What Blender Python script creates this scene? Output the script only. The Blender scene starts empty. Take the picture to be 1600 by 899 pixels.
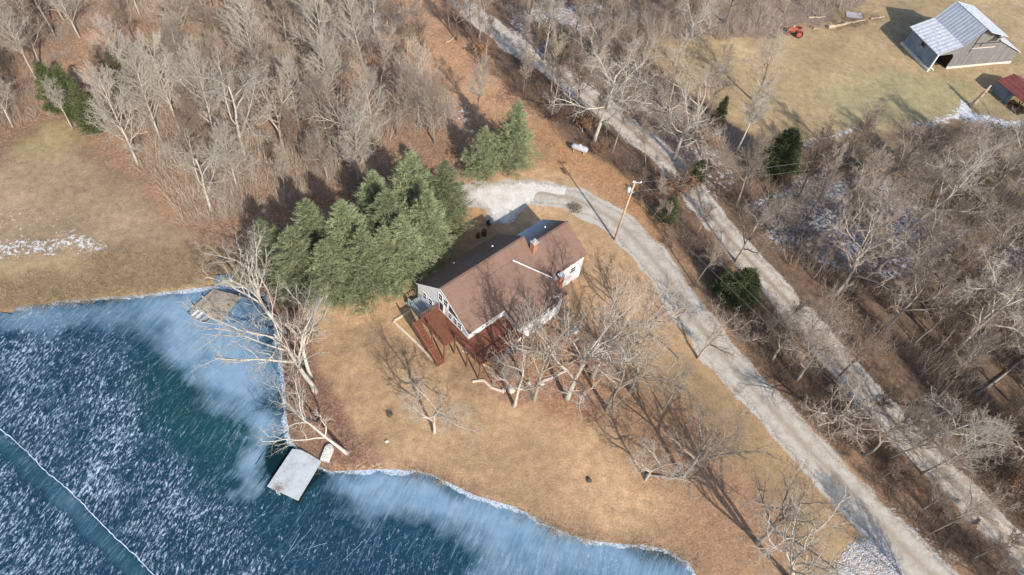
import bpy, math, random
import numpy as np
from mathutils import Vector, Matrix, Euler
R_ = math.radians

# ------------------------------------------------------------------ camera
scene = bpy.context.scene
COL = scene.collection
CAM_H = 70.0
FPX = 1067.0                       # focal length in pixels of a 1600 px wide frame
def cam_axes(nad=(672.0, 1245.0)):
    dn = np.array([nad[0]-800.0, nad[1]-449.5, FPX]); dn /= np.linalg.norm(dn)
    fwd = np.array([0, 0, 1.0])
    Y = fwd - dn*np.dot(fwd, dn); Y /= np.linalg.norm(Y)
    Z = -dn; X = np.cross(Y, Z)
    return np.array([X, Y, Z])
CR = cam_axes()
def G(px, py, z=0.0):
    """ground point (x, y) that the surveyed photo position stands for"""
    v = CR @ np.array([px-800.0, py-449.5, FPX])
    t = (z-CAM_H)/v[2]
    return (v[0]*t, v[1]*t)
cd = bpy.data.cameras.new('camera'); cam = bpy.data.objects.new('camera', cd); COL.objects.link(cam)
cd.sensor_width = 36.0; cd.lens = FPX/1600*36; cd.clip_end = 5000; cd.clip_start = 0.5
m = Matrix.Identity(4)
for i in range(3):
    m[i][0] = CR[i, 0]; m[i][1] = -CR[i, 1]; m[i][2] = -CR[i, 2]
m[2][3] = CAM_H
cam.matrix_world = m
scene.camera = cam

# ------------------------------------------------------------------ light
SUN_EL, SUN_AZ = R_(34), R_(-57)            # azimuth from +X
tosun = Vector((math.cos(SUN_EL)*math.cos(SUN_AZ), math.cos(SUN_EL)*math.sin(SUN_AZ), math.sin(SUN_EL)))
w = bpy.data.worlds.new('World'); scene.world = w; w.use_nodes = True
nt = w.node_tree; bg = nt.nodes['Background']
sky = nt.nodes.new('ShaderNodeTexSky'); sky.sky_type = 'NISHITA'; sky.sun_disc = False
sky.sun_elevation = SUN_EL; sky.sun_rotation = math.atan2(tosun.x, tosun.y)
nt.links.new(sky.outputs[0], bg.inputs[0]); bg.inputs[1].default_value = 0.15
sd = bpy.data.lights.new('sun', 'SUN'); so = bpy.data.objects.new('sun', sd); COL.objects.link(so)
sd.energy = 4.2; sd.angle = R_(0.7); sd.color = (1.0, 0.93, 0.83)
so.rotation_mode = 'QUATERNION'; so.rotation_quaternion = (-tosun).to_track_quat('-Z', 'Y')
vs = scene.view_settings
vs.view_transform = 'Standard'; vs.look = 'None'; vs.gamma = 1.0; vs.use_curve_mapping = False
vs.exposure = 0.45

rng = random.Random(7)
nrng = np.random.RandomState(11)

# ------------------------------------------------------------------ helpers
def tag(o, label=None, cat=None, group=None, kind=None):
    if label: o['label'] = label
    if cat: o['category'] = cat
    if group: o['group'] = group
    if kind: o['kind'] = kind
    return o
def empty(name, loc, rz=0.0, label=None, cat=None, group=None):
    o = bpy.data.objects.new(name, None); COL.objects.link(o)
    o.empty_display_size = 0.3
    o.location = loc; o.rotation_euler = (0, 0, rz)
    return tag(o, label, cat, group)
class MB:
    """mesh buffer"""
    def __init__(s): s.v = []; s.f = []
    def quad_strip(s): pass
    def add(s, vs_, fs_):
        k = len(s.v); s.v.extend(vs_); s.f.extend([tuple(i+k for i in f) for f in fs_])
    def box(s, x0, x1, y0, y1, z0, z1):
        s.add([(x0,y0,z0),(x1,y0,z0),(x1,y1,z0),(x0,y1,z0),(x0,y0,z1),(x1,y0,z1),(x1,y1,z1),(x0,y1,z1)],
              [(3,2,1,0),(4,5,6,7),(0,1,5,4),(1,2,6,5),(2,3,7,6),(3,0,4,7)])
    def prism(s, poly, axis, a0, a1):
        """extrude polygon of (p,q) along axis: 'x','y','z'"""
        n = len(poly)
        def P(p, q, a): return {'x': (a, p, q), 'y': (p, a, q), 'z': (p, q, a)}[axis]
        s.add([P(p, q, a0) for p, q in poly]+[P(p, q, a1) for p, q in poly],
              [tuple(range(n)), tuple(range(2*n-1, n-1, -1))] + [(i, i+n, (i+1) % n+n, (i+1) % n) for i in range(n)])
    def slab(s, corners, th):
        """four corners (top surface), thickness downward along z"""
        n = len(corners)
        s.add([tuple(c) for c in corners]+[(c[0], c[1], c[2]-th) for c in corners],
              [tuple(range(n)), tuple(range(2*n-1, n-1, -1))] + [(i, i+n, (i+1) % n+n, (i+1) % n) for i in range(n)])
    def bar(s, a, b, w_, h_=None):
        h_ = h_ or w_
        a = Vector(a); b = Vector(b); d = (b-a).normalized()
        up = Vector((0, 0, 1)) if abs(d.z) < .95 else Vector((1, 0, 0))
        x = d.cross(up).normalized()*w_/2; y = x.cross(d).normalized()*h_/2
        vv = [a-x-y, a+x-y, a+x+y, a-x+y, b-x-y, b+x-y, b+x+y, b-x+y]
        s.add([tuple(p) for p in vv], [(3,2,1,0),(4,5,6,7),(0,1,5,4),(1,2,6,5),(2,3,7,6),(3,0,4,7)])
    def tube(s, pts, rad, n=6, cap=True):
        P = [Vector(p) for p in pts]; k0 = len(s.v); m_ = len(P)
        ref = None
        for i, p in enumerate(P):
            d = (P[min(i+1, m_-1)]-P[max(i-1, 0)]).normalized()
            if ref is None:
                ref = d.orthogonal().normalized()
            x = (ref - d*ref.dot(d)); x = x.normalized() if x.length > 1e-6 else d.orthogonal().normalized()
            ref = x; y = d.cross(x); r = rad[i] if hasattr(rad, '__len__') else rad
            for j in range(n):
                a = 2*math.pi*j/n
                q = p + x*(r*math.cos(a)) + y*(r*math.sin(a)); s.v.append((q.x, q.y, q.z))
        for i in range(m_-1):
            for j in range(n):
                a = k0+i*n+j; b = k0+i*n+(j+1) % n
                s.f.append((a, b, b+n, a+n))
        if cap:
            s.f.append(tuple(k0+j for j in range(n-1, -1, -1))); s.f.append(tuple(k0+(m_-1)*n+j for j in range(n)))
    def lathe(s, prof, n=16, o=(0,0,0), axis='z'):
        k0 = len(s.v)
        for r, h in prof:
            for j in range(n):
                a = 2*math.pi*j/n; c, q = r*math.cos(a), r*math.sin(a)
                p = {'z': (c, q, h), 'x': (h, c, q), 'y': (q, h, c)}[axis]
                s.v.append((p[0]+o[0], p[1]+o[1], p[2]+o[2]))
        for i in range(len(prof)-1):
            for j in range(n):
                a = k0+i*n+j; b = k0+i*n+(j+1) % n
                s.f.append((a, b, b+n, a+n))
        s.f.append(tuple(k0+j for j in range(n-1, -1, -1))); s.f.append(tuple(k0+(len(prof)-1)*n+j for j in range(n)))
    def mesh(s, name, mat, smooth=False, mats=None):
        me = bpy.data.meshes.new(name); me.from_pydata(s.v, [], s.f)
        if mat: me.materials.append(mat)
        if smooth: me.polygons.foreach_set('use_smooth', [True]*len(me.polygons))
        me.update(); return me
    def build(s, name, mat, parent=None, smooth=False, loc=None):
        o = bpy.data.objects.new(name, s.mesh(name, mat, smooth)); COL.objects.link(o)
        if parent: o.parent = parent
        if loc: o.location = loc
        return o

# ------------------------------------------------------------------ materials
class NT:
    def __init__(s, name):
        s.m = bpy.data.materials.new(name); s.m.use_nodes = True; s.t = s.m.node_tree
        s.b = s.t.nodes['Principled BSDF']; s.b.inputs['Roughness'].default_value = 0.9
        s.b.inputs['Specular IOR Level'].default_value = 0.25
    def n(s, typ, **kw):
        x = s.t.nodes.new(typ)
        for k, v in kw.items():
            if k.startswith('i_'):
                x.inputs[k[2:].replace('_', ' ')].default_value = v
            else: setattr(x, k, v)
        return x
    def l(s, a, b): s.t.links.new(a, b)
    def coord(s, which='Object', scale=(1,1,1), rot=(0,0,0)):
        c = s.n('ShaderNodeTexCoord'); mp = s.n('ShaderNodeMapping')
        mp.inputs['Scale'].default_value = scale; mp.inputs['Rotation'].default_value = rot
        s.l(c.outputs[which], mp.inputs[0]); return mp.outputs[0]
    def noise(s, vec, scale, detail=4, rough=0.6, dist=0.0):
        x = s.n('ShaderNodeTexNoise'); x.inputs['Scale'].default_value = scale; x.inputs['Detail'].default_value = detail
        x.inputs['Roughness'].default_value = rough; x.inputs['Distortion'].default_value = dist
        if vec: s.l(vec, x.inputs['Vector'])
        return x.outputs['Fac']
    def ramp(s, fac, stops):
        r = s.n('ShaderNodeValToRGB'); e = r.color_ramp.elements
        while len(e) < len(stops): e.new(0.5)
        for i, (p, c) in enumerate(stops):
            e[i].position = p; e[i].color = (*c, 1) if len(c) == 3 else c
        s.l(fac, r.inputs[0]); return r.outputs[0]
    def math(s, op, a, b=None, clamp=False):
        x = s.n('ShaderNodeMath', operation=op, use_clamp=clamp)
        for i, v in enumerate((a, b)):
            if v is None: continue
            if isinstance(v, (int, float)): x.inputs[i].default_value = v
            else: s.l(v, x.inputs[i])
        return x.outputs[0]
    def mix(s, fac, a, b, blend='MIX'):
        x = s.n('ShaderNodeMix', data_type='RGBA', blend_type=blend)
        for idx, v in ((0, fac), (6, a), (7, b)):
            if isinstance(v, (int, float)): x.inputs[idx].default_value = v
            elif isinstance(v, tuple): x.inputs[idx].default_value = (*v, 1)
            else: s.l(v, x.inputs[idx])
        return x.outputs[2]
    def mapr(s, v, a, b, c=0.0, d=1.0):
        x = s.n('ShaderNodeMapRange'); s.l(v, x.inputs[0])
        for i, k in enumerate((a, b, c, d)):
            if isinstance(k, (int, float)): x.inputs[i+1].default_value = k
            else: s.l(k, x.inputs[i+1])
        return x.outputs[0]
    def attr(s, name, out='Fac'):
        x = s.n('ShaderNodeAttribute', attribute_name=name); return x.outputs[out]
    def bump(s, h, strength=0.5, dist=0.05):
        x = s.n('ShaderNodeBump'); x.inputs['Strength'].default_value = strength; x.inputs['Distance'].default_value = dist
        s.l(h, x.inputs['Height']); s.l(x.outputs[0], s.b.inputs['Normal'])
    def color(s, c): s.l(c, s.b.inputs['Base Color'])
    def rough(s, v): s.b.inputs['Roughness'].default_value = v

def simple(name, c, var=0.25, scale=3.0, rough=0.85, metal=0.0, stretch=(1,1,1), c2=None, spec=0.25, bump=0.0):
    n = NT(name); v = n.coord('Object', stretch)
    f = n.noise(v, scale, 5, 0.65)
    dk = tuple(x*(1-var) for x in c) if c2 is None else c2
    lt = tuple(min(1, x*(1+var)) for x in c)
    n.color(n.ramp(f, [(0.3, dk), (0.5, c), (0.72, lt)]))
    n.rough(rough); n.b.inputs['Metallic'].default_value = metal; n.b.inputs['Specular IOR Level'].default_value = spec
    if bump: n.bump(f, bump, 0.03)
    return n.m

def bark(name, c, c2, var=0.35):
    n = NT(name); v = n.coord('Object', (1, 1, 0.35)); f = n.noise(v, 4, 5, 0.7)
    oi = n.n('ShaderNodeObjectInfo')
    base = n.ramp(f, [(0.32, c2), (0.55, c)])
    k = n.mapr(oi.outputs['Random'], 0, 1, 1-var, 1+var)
    x = n.n('ShaderNodeVectorMath', operation='SCALE'); n.l(base, x.inputs[0]); n.l(k, x.inputs['Scale'])
    n.color(x.outputs[0]); n.rough(0.9); return n.m
M = {}
M['bark_pale'] = bark('pale_bark', (.50, .46, .39), (.29, .26, .22), .14)
M['bark_grey'] = bark('grey_bark', (.34, .30, .25), (.20, .17, .14), .3)
M['bark_dark'] = bark('dark_bark', (.17, .14, .11), (.09, .075, .06), .3)
M['twig_pale'] = bark('pale_twigs', (.47, .42, .35), (.36, .31, .26), .12)
M['twig_grey'] = bark('grey_twigs', (.40, .325, .26), (.26, .205, .16), .28)
M['twig_brown'] = bark('brown_twigs', (.28, .20, .15), (.17, .12, .085), .28)
def leafmat(name, a, b, var=.25):
    n = NT(name); v = n.coord('Object'); f = n.noise(v, 1.1, 4, 0.6); oi = n.n('ShaderNodeObjectInfo')
    base = n.ramp(f, [(0.34, a), (0.66, b)])
    k = n.mapr(oi.outputs['Random'], 0, 1, 1-var, 1+var)
    x = n.n('ShaderNodeVectorMath', operation='SCALE'); n.l(base, x.inputs[0]); n.l(k, x.inputs['Scale'])
    n.color(x.outputs[0]); n.rough(0.7); return n.m
M['pine'] = leafmat('pine_needles', (.13, .165, .08), (.28, .30, .165), .28)
M['cedar'] = leafmat('cedar_foliage', (.055, .075, .03), (.12, .135, .055), .2)
M['dryleaf'] = leafmat('dry_oak_leaves', (.24, .12, .06), (.38, .21, .11), .2)

def white_siding():
    n = NT('white_lap_siding'); v = n.coord('Object')
    w_ = n.n('ShaderNodeTexWave', wave_type='BANDS', bands_direction='Z', wave_profile='SAW'); w_.inputs['Scale'].default_value = 0.8
    w_.inputs['Distortion'].default_value = 0; n.l(v, w_.inputs[0])
    f = n.noise(v, 1.3, 5, .6)
    c = n.ramp(f, [(.3, (.66, .66, .64)), (.6, (.80, .80, .79))])
    c = n.mix(n.mapr(w_.outputs['Fac'], 0.0, 0.12, 0.35, 0.0), c, (.45, .45, .45))
    n.color(c); n.rough(.6); n.bump(w_.outputs['Fac'], .4, .02); return n.m
M['siding'] = white_siding()
def shingles():
    n = NT('brown_shingles'); v = n.coord('Object', (1, 1, 0))
    b = n.n('ShaderNodeTexBrick'); b.inputs['Scale'].default_value = 1; b.inputs['Brick Width'].default_value = .33
    b.inputs['Row Height'].default_value = .17; b.inputs['Mortar Size'].default_value = .012
    b.inputs['Color1'].default_value = (.20, .122, .088, 1); b.inputs['Color2'].default_value = (.26, .16, .115, 1)
    b.inputs['Mortar'].default_value = (.14, .085, .07, 1)
    sw = n.coord('Object', (1, 1, 0), (0, 0, R_(90))); n.l(sw, b.inputs[0])
    f = n.noise(v, .55, 5, .7); g = n.noise(v, 22, 3, .8)
    c = n.mix(n.mapr(f, .35, .7, 0, .6), b.outputs[0], (.30, .195, .145))
    c = n.mix(n.mapr(g, .3, .75, 0, .55), c, (.12, .075, .058)); c = n.mix(n.mapr(n.noise(n.coord('Object', (.25, 2.2, 1)), 1.2, 5, .75), .5, .72, 0, .3), c, (.12, .085, .07))
    n.color(c); n.rough(.88); n.bump(b.outputs['Fac'], .3, .01); return n.m
M['shingle'] = shingles()
def frosted_shingles():
    n = NT('frosted_shingles'); v = n.coord('Object')
    g = n.noise(v, 14, 3, .8)
    base = n.mix(n.mapr(g, .3, .75, 0, .6), (.17, .11, .10), (.09, .065, .06))
    sp = n.n('ShaderNodeSeparateXYZ'); n.l(v, sp.inputs[0])
    e = n.math('ADD', sp.outputs['X'], n.math('MULTIPLY', n.math('SUBTRACT', sp.outputs['Y'], 15.0), 0.22))
    f = n.noise(n.coord('Object', (1.5, .25, 1)), 2.0, 5, .6)
    k = n.math('MULTIPLY', n.mapr(e, 1.6, 5.2, 1, 0), n.mapr(f, .25, .65, .5, 1))
    n.color(n.mix(k, base, (.52, .66, .74))); n.rough(.6); return n.m
M['frost_roof'] = frosted_shingles()
M['glass'] = simple('dark_window_glass', (.03, .035, .045), .3, 2, .12, spec=.6)
M['trim'] = simple('white_trim', (.78, .78, .76), .08, 4, .5)
M['deckwood'] = simple('red_stained_deck_boards', (.19, .075, .045), .35, 2.2, .8, stretch=(6, .6, 1))
M['deckrail'] = simple('red_brown_rail', (.18, .08, .05), .3, 5, .8)
M['greyrail'] = simple('grey_blue_painted_rail', (.30, .35, .37), .2, 5, .7)
M['conc'] = simple('pale_concrete', (.42, .40, .36), .25, 2.5, .95, bump=.3)
M['brick'] = None
def brickmat():
    n = NT('orange_brick'); v = n.coord('Object')
    b = n.n('ShaderNodeTexBrick'); b.inputs['Scale'].default_value = 1; b.inputs['Brick Width'].default_value = .22; b.inputs['Row Height'].default_value = .075
    b.inputs['Mortar Size'].default_value = .008; b.inputs['Color1'].default_value = (.40, .14, .075, 1); b.inputs['Color2'].default_value = (.38, .12, .06, 1)
    b.inputs['Mortar'].default_value = (.42, .34, .28, 1)
    n.l(n.coord('Object', (1, 1, 1), (R_(90), 0, 0)), b.inputs[0])
    f = n.noise(v, 3, 4, .7); n.color(n.mix(n.mapr(f, .4, .75, 0, .4), b.outputs[0], (.25, .10, .06))); n.rough(.9); return n.m
M['brick'] = brickmat()
def corrugated(name, c, c2, rust=None, per=.5, axis='X', rough=.45, metal=.35, rustlo=.5):
    n = NT(name); v = n.coord('Object')
    w_ = n.n('ShaderNodeTexWave', wave_type='BANDS', bands_direction=axis, wave_profile='SIN'); w_.inputs['Scale'].default_value = per
    n.l(v, w_.inputs[0])
    f = n.noise(v, .8, 6, .7); g = n.noise(n.coord('Object', (3, .4, 1) if axis == 'Y' else (.4, 3, 1)), 2.2, 6, .75)
    c_ = n.ramp(f, [(.32, c2), (.62, c)])
    c_ = n.mix(n.mapr(w_.outputs['Fac'], 0, .3, .45, 0), c_, tuple(x*.45 for x in c))
    if rust: c_ = n.mix(n.mapr(g, rustlo, rustlo+.12, 0, .8), c_, rust)
    n.color(c_); n.rough(rough); n.b.inputs['Metallic'].default_value = metal; n.bump(w_.outputs['Fac'], .6, .05); return n.m
M['tin'] = corrugated('galvanised_roof_sheets', (.62, .63, .65), (.46, .48, .52), per=.42, axis='Y', metal=.15, rough=.6)
M['tin_old'] = corrugated('patchy_white_roof_sheets', (.72, .72, .74), (.58, .60, .63), (.30, .29, .38), per=.35, axis='Y', metal=.1, rough=.6, rustlo=.50)
M['tin_blue'] = corrugated('blue_grey_wall_sheets', (.26, .33, .40), (.13, .19, .25), (.30, .20, .15), per=.5, axis='Y', metal=.1, rough=.6, rustlo=.6)
M['tin_red'] = corrugated('rusty_red_roof_sheets', (.24, .07, .058), (.15, .05, .045), (.42, .27, .27), per=.35, axis='Y', metal=.1, rough=.6, rustlo=.63)
def boards(name, c, c2, vert=True):
    n = NT(name); v = n.coord('Object', (4.2, 4.2, .25) if vert else (.25, 4, 4))
    vo = n.n('ShaderNodeTexVoronoi'); vo.inputs['Scale'].default_value = 1.0; n.l(v, vo.inputs[0])
    f = n.noise(n.coord('Object', (3, 3, .3)), 3, 5, .7)
    w_ = n.n('ShaderNodeTexWave', wave_type='BANDS', bands_direction='X', wave_profile='SAW'); w_.inputs['Scale'].default_value = .9
    n.l(n.coord('Object'), w_.inputs[0])
    a = n.ramp(f, [(.3, c2), (.65, c)])
    sp = n.n('ShaderNodeSeparateColor'); n.l(vo.outputs['Color'], sp.inputs[0])
    a = n.mix(n.mapr(sp.outputs[0], 0, 1, 0, .6), a, c2)
    a = n.mix(n.mapr(w_.outputs['Fac'], 0, .1, .9, 0), a, (.03, .03, .03))
    n.color(a); n.rough(.9); return n.m
M['barnwood'] = boards('weathered_grey_barn_boards', (.28, .27, .265), (.11, .105, .105))
M['dark_inside'] = simple('dark_barn_timber_and_shade', (.06, .05, .045), .3, 3, .95)  # dark timber tone, also the painted shade of barn openings
M['limewall'] = simple('pale_block_footing', (.62, .57, .48), .2, 2, .95)
M['orange_paint'] = simple('faded_orange_tractor_paint', (.42, .10, .05), .3, 5, .55)
M['rubber'] = simple('black_rubber', (.03, .03, .03), .2, 5, .9)
M['rim'] = simple('red_wheel_rim', (.42, .08, .07), .2, 6, .6)
M['pole'] = simple('pale_wood_pole', (.50, .37, .25), .2, 3, .9, stretch=(3, 3, .3))
M['galv'] = simple('grey_painted_metal', (.52, .54, .56), .15, 4, .5, metal=.2)
M['tank'] = simple('white_tank_paint', (.40, .42, .43), .2, 2.5, .45)
M['wire'] = simple('grey_wire', (.22, .22, .22), .1, 5, .6)
M['rust'] = simple('rusty_steel', (.14, .055, .035), .4, 6, .9)
M['dock'] = simple('frosted_grey_dock_deck', (.44, .465, .485), .14, 1.1, .8, c2=(.33, .34, .335), bump=.15)
M['dockwood'] = simple('old_grey_brown_boards', (.34, .29, .23), .35, 2.0, .9, stretch=(1, 6, 1))
M['bluetarp'] = simple('dull_blue_hull', (.10, .18, .25), .3, 3, .6)
M['alu'] = simple('weathered_aluminium', (.45, .46, .46), .25, 3, .5, metal=.3)
M['whiteplastic'] = simple('white_plastic', (.8, .82, .85), .1, 5, .5)
M['boatgrey'] = simple('flaking_pale_hull', (.66, .64, .60), .35, 5, .9, c2=(.26, .25, .22))
M['stone'] = simple('pale_stone', (.52, .46, .38), .3, 4, .95, bump=.4)
M['darkstone'] = simple('dark_stone', (.10, .09, .085), .3, 4, .95, bump=.4)
M['log'] = simple('bleached_log', (.42, .32, .23), .3, 3, .95, stretch=(.5, 3, 3))
M['timber'] = simple('light_landscape_timber', (.62, .52, .42), .2, 3, .95)

# ------------------------------------------------------------------ world-space zones from surveyed outlines
def poly(pts, z=0.0): return np.array([G(x, y, z) for x, y in pts])
def sdist(X, Y, P):
    """signed distance to polygon (positive inside)"""
    d = np.full(X.shape, 1e18); ins = np.zeros(X.shape, bool)
    n = len(P)
    for i in range(n):
        ax, ay = P[i]; bx, by = P[(i+1) % n]; ex, ey = bx-ax, by-ay
        t = np.clip(((X-ax)*ex+(Y-ay)*ey)/max(ex*ex+ey*ey, 1e-9), 0, 1)
        d = np.minimum(d, (X-ax-t*ex)**2+(Y-ay-t*ey)**2)
        c = ((ay > Y) != (by > Y)); 
        if abs(by-ay) > 1e-12: ins ^= c & (X < (bx-ax)*(Y-ay)/(by-ay)+ax)
    d = np.sqrt(d); return np.where(ins, d, -d)
def ldist(X, Y, P):
    d = np.full(X.shape, 1e18)
    for i in range(len(P)-1):
        ax, ay = P[i]; bx, by = P[i+1]; ex, ey = bx-ax, by-ay
        t = np.clip(((X-ax)*ex+(Y-ay)*ey)/max(ex*ex+ey*ey, 1e-9), 0, 1)
        d = np.minimum(d, (X-ax-t*ex)**2+(Y-ay-t*ey)**2)
    return np.sqrt(d)
_tab = nrng.rand(256, 256)
def vnoise(X, Y, s):
    x = X/s+1000.3; y = Y/s+1000.7; xi = np.floor(x).astype(int); yi = np.floor(y).astype(int); fx = x-xi; fy = y-yi
    fx = fx*fx*(3-2*fx); fy = fy*fy*(3-2*fy)
    T = lambda a, b: _tab[a % 256, b % 256]
    return (T(xi, yi)*(1-fx)+T(xi+1, yi)*fx)*(1-fy)+(T(xi, yi+1)*(1-fx)+T(xi+1, yi+1)*fx)*fy
def fbm(X, Y, s): return (vnoise(X, Y, s)+.5*vnoise(X+31, Y-17, s/2.1)+.25*vnoise(X-7, Y+51, s/4.3))/1.75-.5
def sm(x, a, b):
    t = np.clip((x-a)/(b-a), 0, 1); return t*t*(3-2*t)

PZ = -0.22                                   # ice level
POND_PX = [(0,487),(50,479),(100,472),(150,469),(200,465),(250,460),(310,453),(345,448),(385,447),(412,462),(425,500),(436,550),(441,600),(443,650),(450,690),
           (470,712),(500,734),(515,741),(560,739),(600,737),(650,739),(672,745),(700,758),(740,778),(770,787),(800,795),(830,808),(860,825),(890,838),(920,848),(950,853),(980,855),(1010,856),(1040,862),(1060,870),(1075,884),(1086,905)]
pond_w = [G(x, y, PZ) for x, y in POND_PX] + [(20.5, 20), (20, 8), (14, -12), (-5, -40), (-60, -60), (-120, -40), (-140, 20)] + [G(-500, 560, PZ), G(-200, 515, PZ)]
POND = np.array(pond_w)
DRIVE = np.array([G(x, y) for x, y in [(800,301),(830,301),(862,304),(900,313),(940,333),(975,358),(1008,392),(1040,432),(1075,484),(1115,540),(1160,590),(1215,650),(1275,715),(1330,772),(1385,828),(1440,884),(1520,960),(1650,1080)]])
ROAD = np.array([G(x, y) for x, y in [(640,-60),(690,-22),(745,25),(800,68),(850,101),(900,136),(950,175),(1000,214),(1040,247),(1078,290),(1112,340),(1150,385),(1192,430),(1243,486),(1300,555),(1350,612),(1420,683),(1480,745),(1540,808),(1600,868),(1700,965),(1850,1110)]])
Z = {
 'field': poly([(-400,220),(0,255),(60,215),(110,215),(150,255),(235,300),(262,330),(275,368),(350,380),(420,390),(430,405),(300,398),(0,410),(-400,430)]),
 'yellow': poly([(45,205),(70,185),(110,190),(128,215),(100,240),(50,245),(20,240)]),
 'dam': poly([(-400,415),(0,403),(300,385),(410,392),(430,440),(400,470),(340,470),(0,500),(-400,560)]),
 'dambrown': poly([(-400,460),(0,440),(150,440),(220,462),(0,495),(-400,540)]),
 'damgreen': poly([(60,452),(110,440),(150,445),(140,465),(80,470)]),
 'woodL': poly([(-400,-300),(640,-300),(640,0),(700,120),(735,230),(700,250),(560,300),(400,345),(430,410),(350,385),(275,365),(250,310),(170,260),(110,195),(60,190),(0,250),(-400,230)]),
 'clear': poly([(75,130),(110,100),(120,60),(165,40),(205,45),(190,100),(150,135),(110,150),(85,160)]),
 'ridge': poly([(590,-40),(640,-40),(700,40),(760,90),(800,150),(860,195),(850,215),(780,190),(740,175),(700,140),(655,100),(610,50)]),
 'ridge2': poly([(640,60),(720,90),(790,170),(840,190),(860,215),(800,200),(730,170),(660,120)]),
 'ditch': poly([(690,-20),(760,60),(860,130),(980,215),(1060,290),(1050,330),(960,260),(880,200),(790,140),(700,60)]),
 'lawn': poly([(690,330),(730,260),(790,210),(850,195),(920,235),(990,300),(1060,400),(1130,500),(1230,600),(1330,740),(1420,830),(1480,930),(1080,1000),(1060,868),(860,822),(700,754),(640,736),(520,741),(480,700),(446,600),(430,500),(470,470),(600,470)]),
 'orangeL': poly([(790,210),(850,195),(910,230),(1000,300),(1060,380),(1040,400),(960,310),(900,270),(830,250)]),
 'lawngreen': poly([(1020,540),(1090,560),(1170,640),(1300,780),(1330,860),(1250,900),(1190,830),(1120,700),(1060,620)]),
 'leafS': poly([(1090,690),(1170,730),(1230,800),(1260,860),(1200,930),(1090,960),(1060,862),(1010,840),(1060,770)]),
 'leafH': poly([(740,590),(800,520),(880,500),(960,510),(980,600),(950,650),(860,640),(780,628)]),
 'leafM': poly([(930,560),(1010,580),(1080,680),(1080,760),(1000,740),(960,660)]),
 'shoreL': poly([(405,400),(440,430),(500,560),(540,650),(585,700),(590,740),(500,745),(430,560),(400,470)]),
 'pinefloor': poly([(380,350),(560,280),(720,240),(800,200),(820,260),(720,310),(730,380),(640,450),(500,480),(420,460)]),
 'backyard': poly([(700,300),(770,310),(800,350),(690,440),(640,440),(660,400)]),
 'bankRD': poly([(1000,290),(1060,330),(1120,370),(1200,455),(1300,575),(1420,700),(1600,885),(1640,1000),(1560,1000),(1400,810),(1290,700),(1180,580),(1100,480),(1040,400)]),
 'past': poly([(1010,60),(1210,60),(1330,20),(1420,-60),(2200,-120),(2200,240),(1600,190),(1540,178),(1420,195),(1330,215),(1240,232),(1180,225),(1110,160),(1030,120)]),
 'pastgreen': poly([(1290,130),(1400,110),(1510,130),(1560,170),(1430,190),(1300,200)]),
 'woodT': poly([(720,-200),(1420,-200),(1400,0),(1300,30),(1200,62),(1020,70),(1030,140),(1110,180),(1180,230),(1120,300),(1060,260),(900,120),(800,60)]),
 'woodR': poly([(1110,280),(1240,235),(1420,200),(1600,190),(2200,240),(2200,1300),(1700,1000),(1500,750),(1300,540),(1150,370)]),
 'oliveR': poly([(1180,250),(1330,220),(1600,200),(1700,260),(1560,330),(1400,300),(1250,330)]),
}
SNOW = [  # outline, strength
 (poly([(-200,392),(0,378),(90,372),(170,372),(180,392),(80,402),(0,408),(-200,420)]), .56),
 (poly([(-400,300),(0,310),(100,330),(160,370),(0,400),(-300,400)]), .32),
 (poly([(1220,232),(1240,222),(1300,207),(1345,200),(1345,207),(1290,218),(1240,232)]), .68),
 (poly([(1420,190),(1480,180),(1505,158),(1520,160),(1530,175),(1570,185),(1640,190),(1640,202),(1560,196),(1500,188),(1430,196)]), .74),
 (poly([(1170,330),(1250,270),(1350,260),(1480,330),(1500,420),(1420,450),(1300,420),(1210,380)]), .60),
 (poly([(1470,340),(1600,330),(1700,380),(1620,440),(1520,420)]), .56),
 (poly([(540,20),(640,10),(625,60),(560,75),(500,60)]), .6),
 (poly([(790,10),(920,5),(1010,20),(1000,45),(900,50),(800,40)]), .58),
 (poly([(940,110),(1020,90),(1060,150),(1000,180),(950,150)]), .42),
 (poly([(1060,220),(1130,240),(1170,300),(1120,330),(1070,290)]), .45),
 (poly([(1390,780),(1450,800),(1500,860),(1560,880),(1560,899),(1480,899),(1400,850)]), .45),
 (poly([(640,120),(720,150),(760,200),(690,220),(630,190)]), .42),
 (poly([(800,20),(880,80),(990,180),(960,190),(860,120),(790,60)]), .5),
]
# ------------------------------------------------------------------ ground sheet
def axis_coords(a, b, step, far):
    c = list(np.arange(a, b+step, step)); s = step
    lo = []; x = a
    while x > -far: s *= 1.35; x -= s; lo.append(x)
    hi = []; x = c[-1]; s = step
    while x < far: s *= 1.35; x += s; hi.append(x)
    return np.array(lo[::-1]+c+hi)
xs = axis_coords(-100, 112, 0.42, 2500); ys = axis_coords(-6, 160, 0.42, 2500)
X, Y = np.meshgrid(xs, ys); nx, ny = len(xs), len(ys)
wx = fbm(X, Y, 6.0)*4.0+fbm(X+90, Y, 1.6)*1.6; wy = fbm(X, Y+200, 6.0)*4.0+fbm(X, Y+77, 1.6)*1.6
DP = sdist(X, Y, POND)
DR = ldist(X, Y, ROAD); DD = ldist(X, Y, DRIVE)
XW, YW = X+wx, Y+wy
def zone(k, soft=1.5): return sm(sdist(XW, YW, Z[k]), -soft, soft)
col = np.zeros(X.shape+(3,)); col[:] = (.20, .13, .085)
leaf = np.full(X.shape, .45); snow = np.zeros(X.shape)
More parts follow.
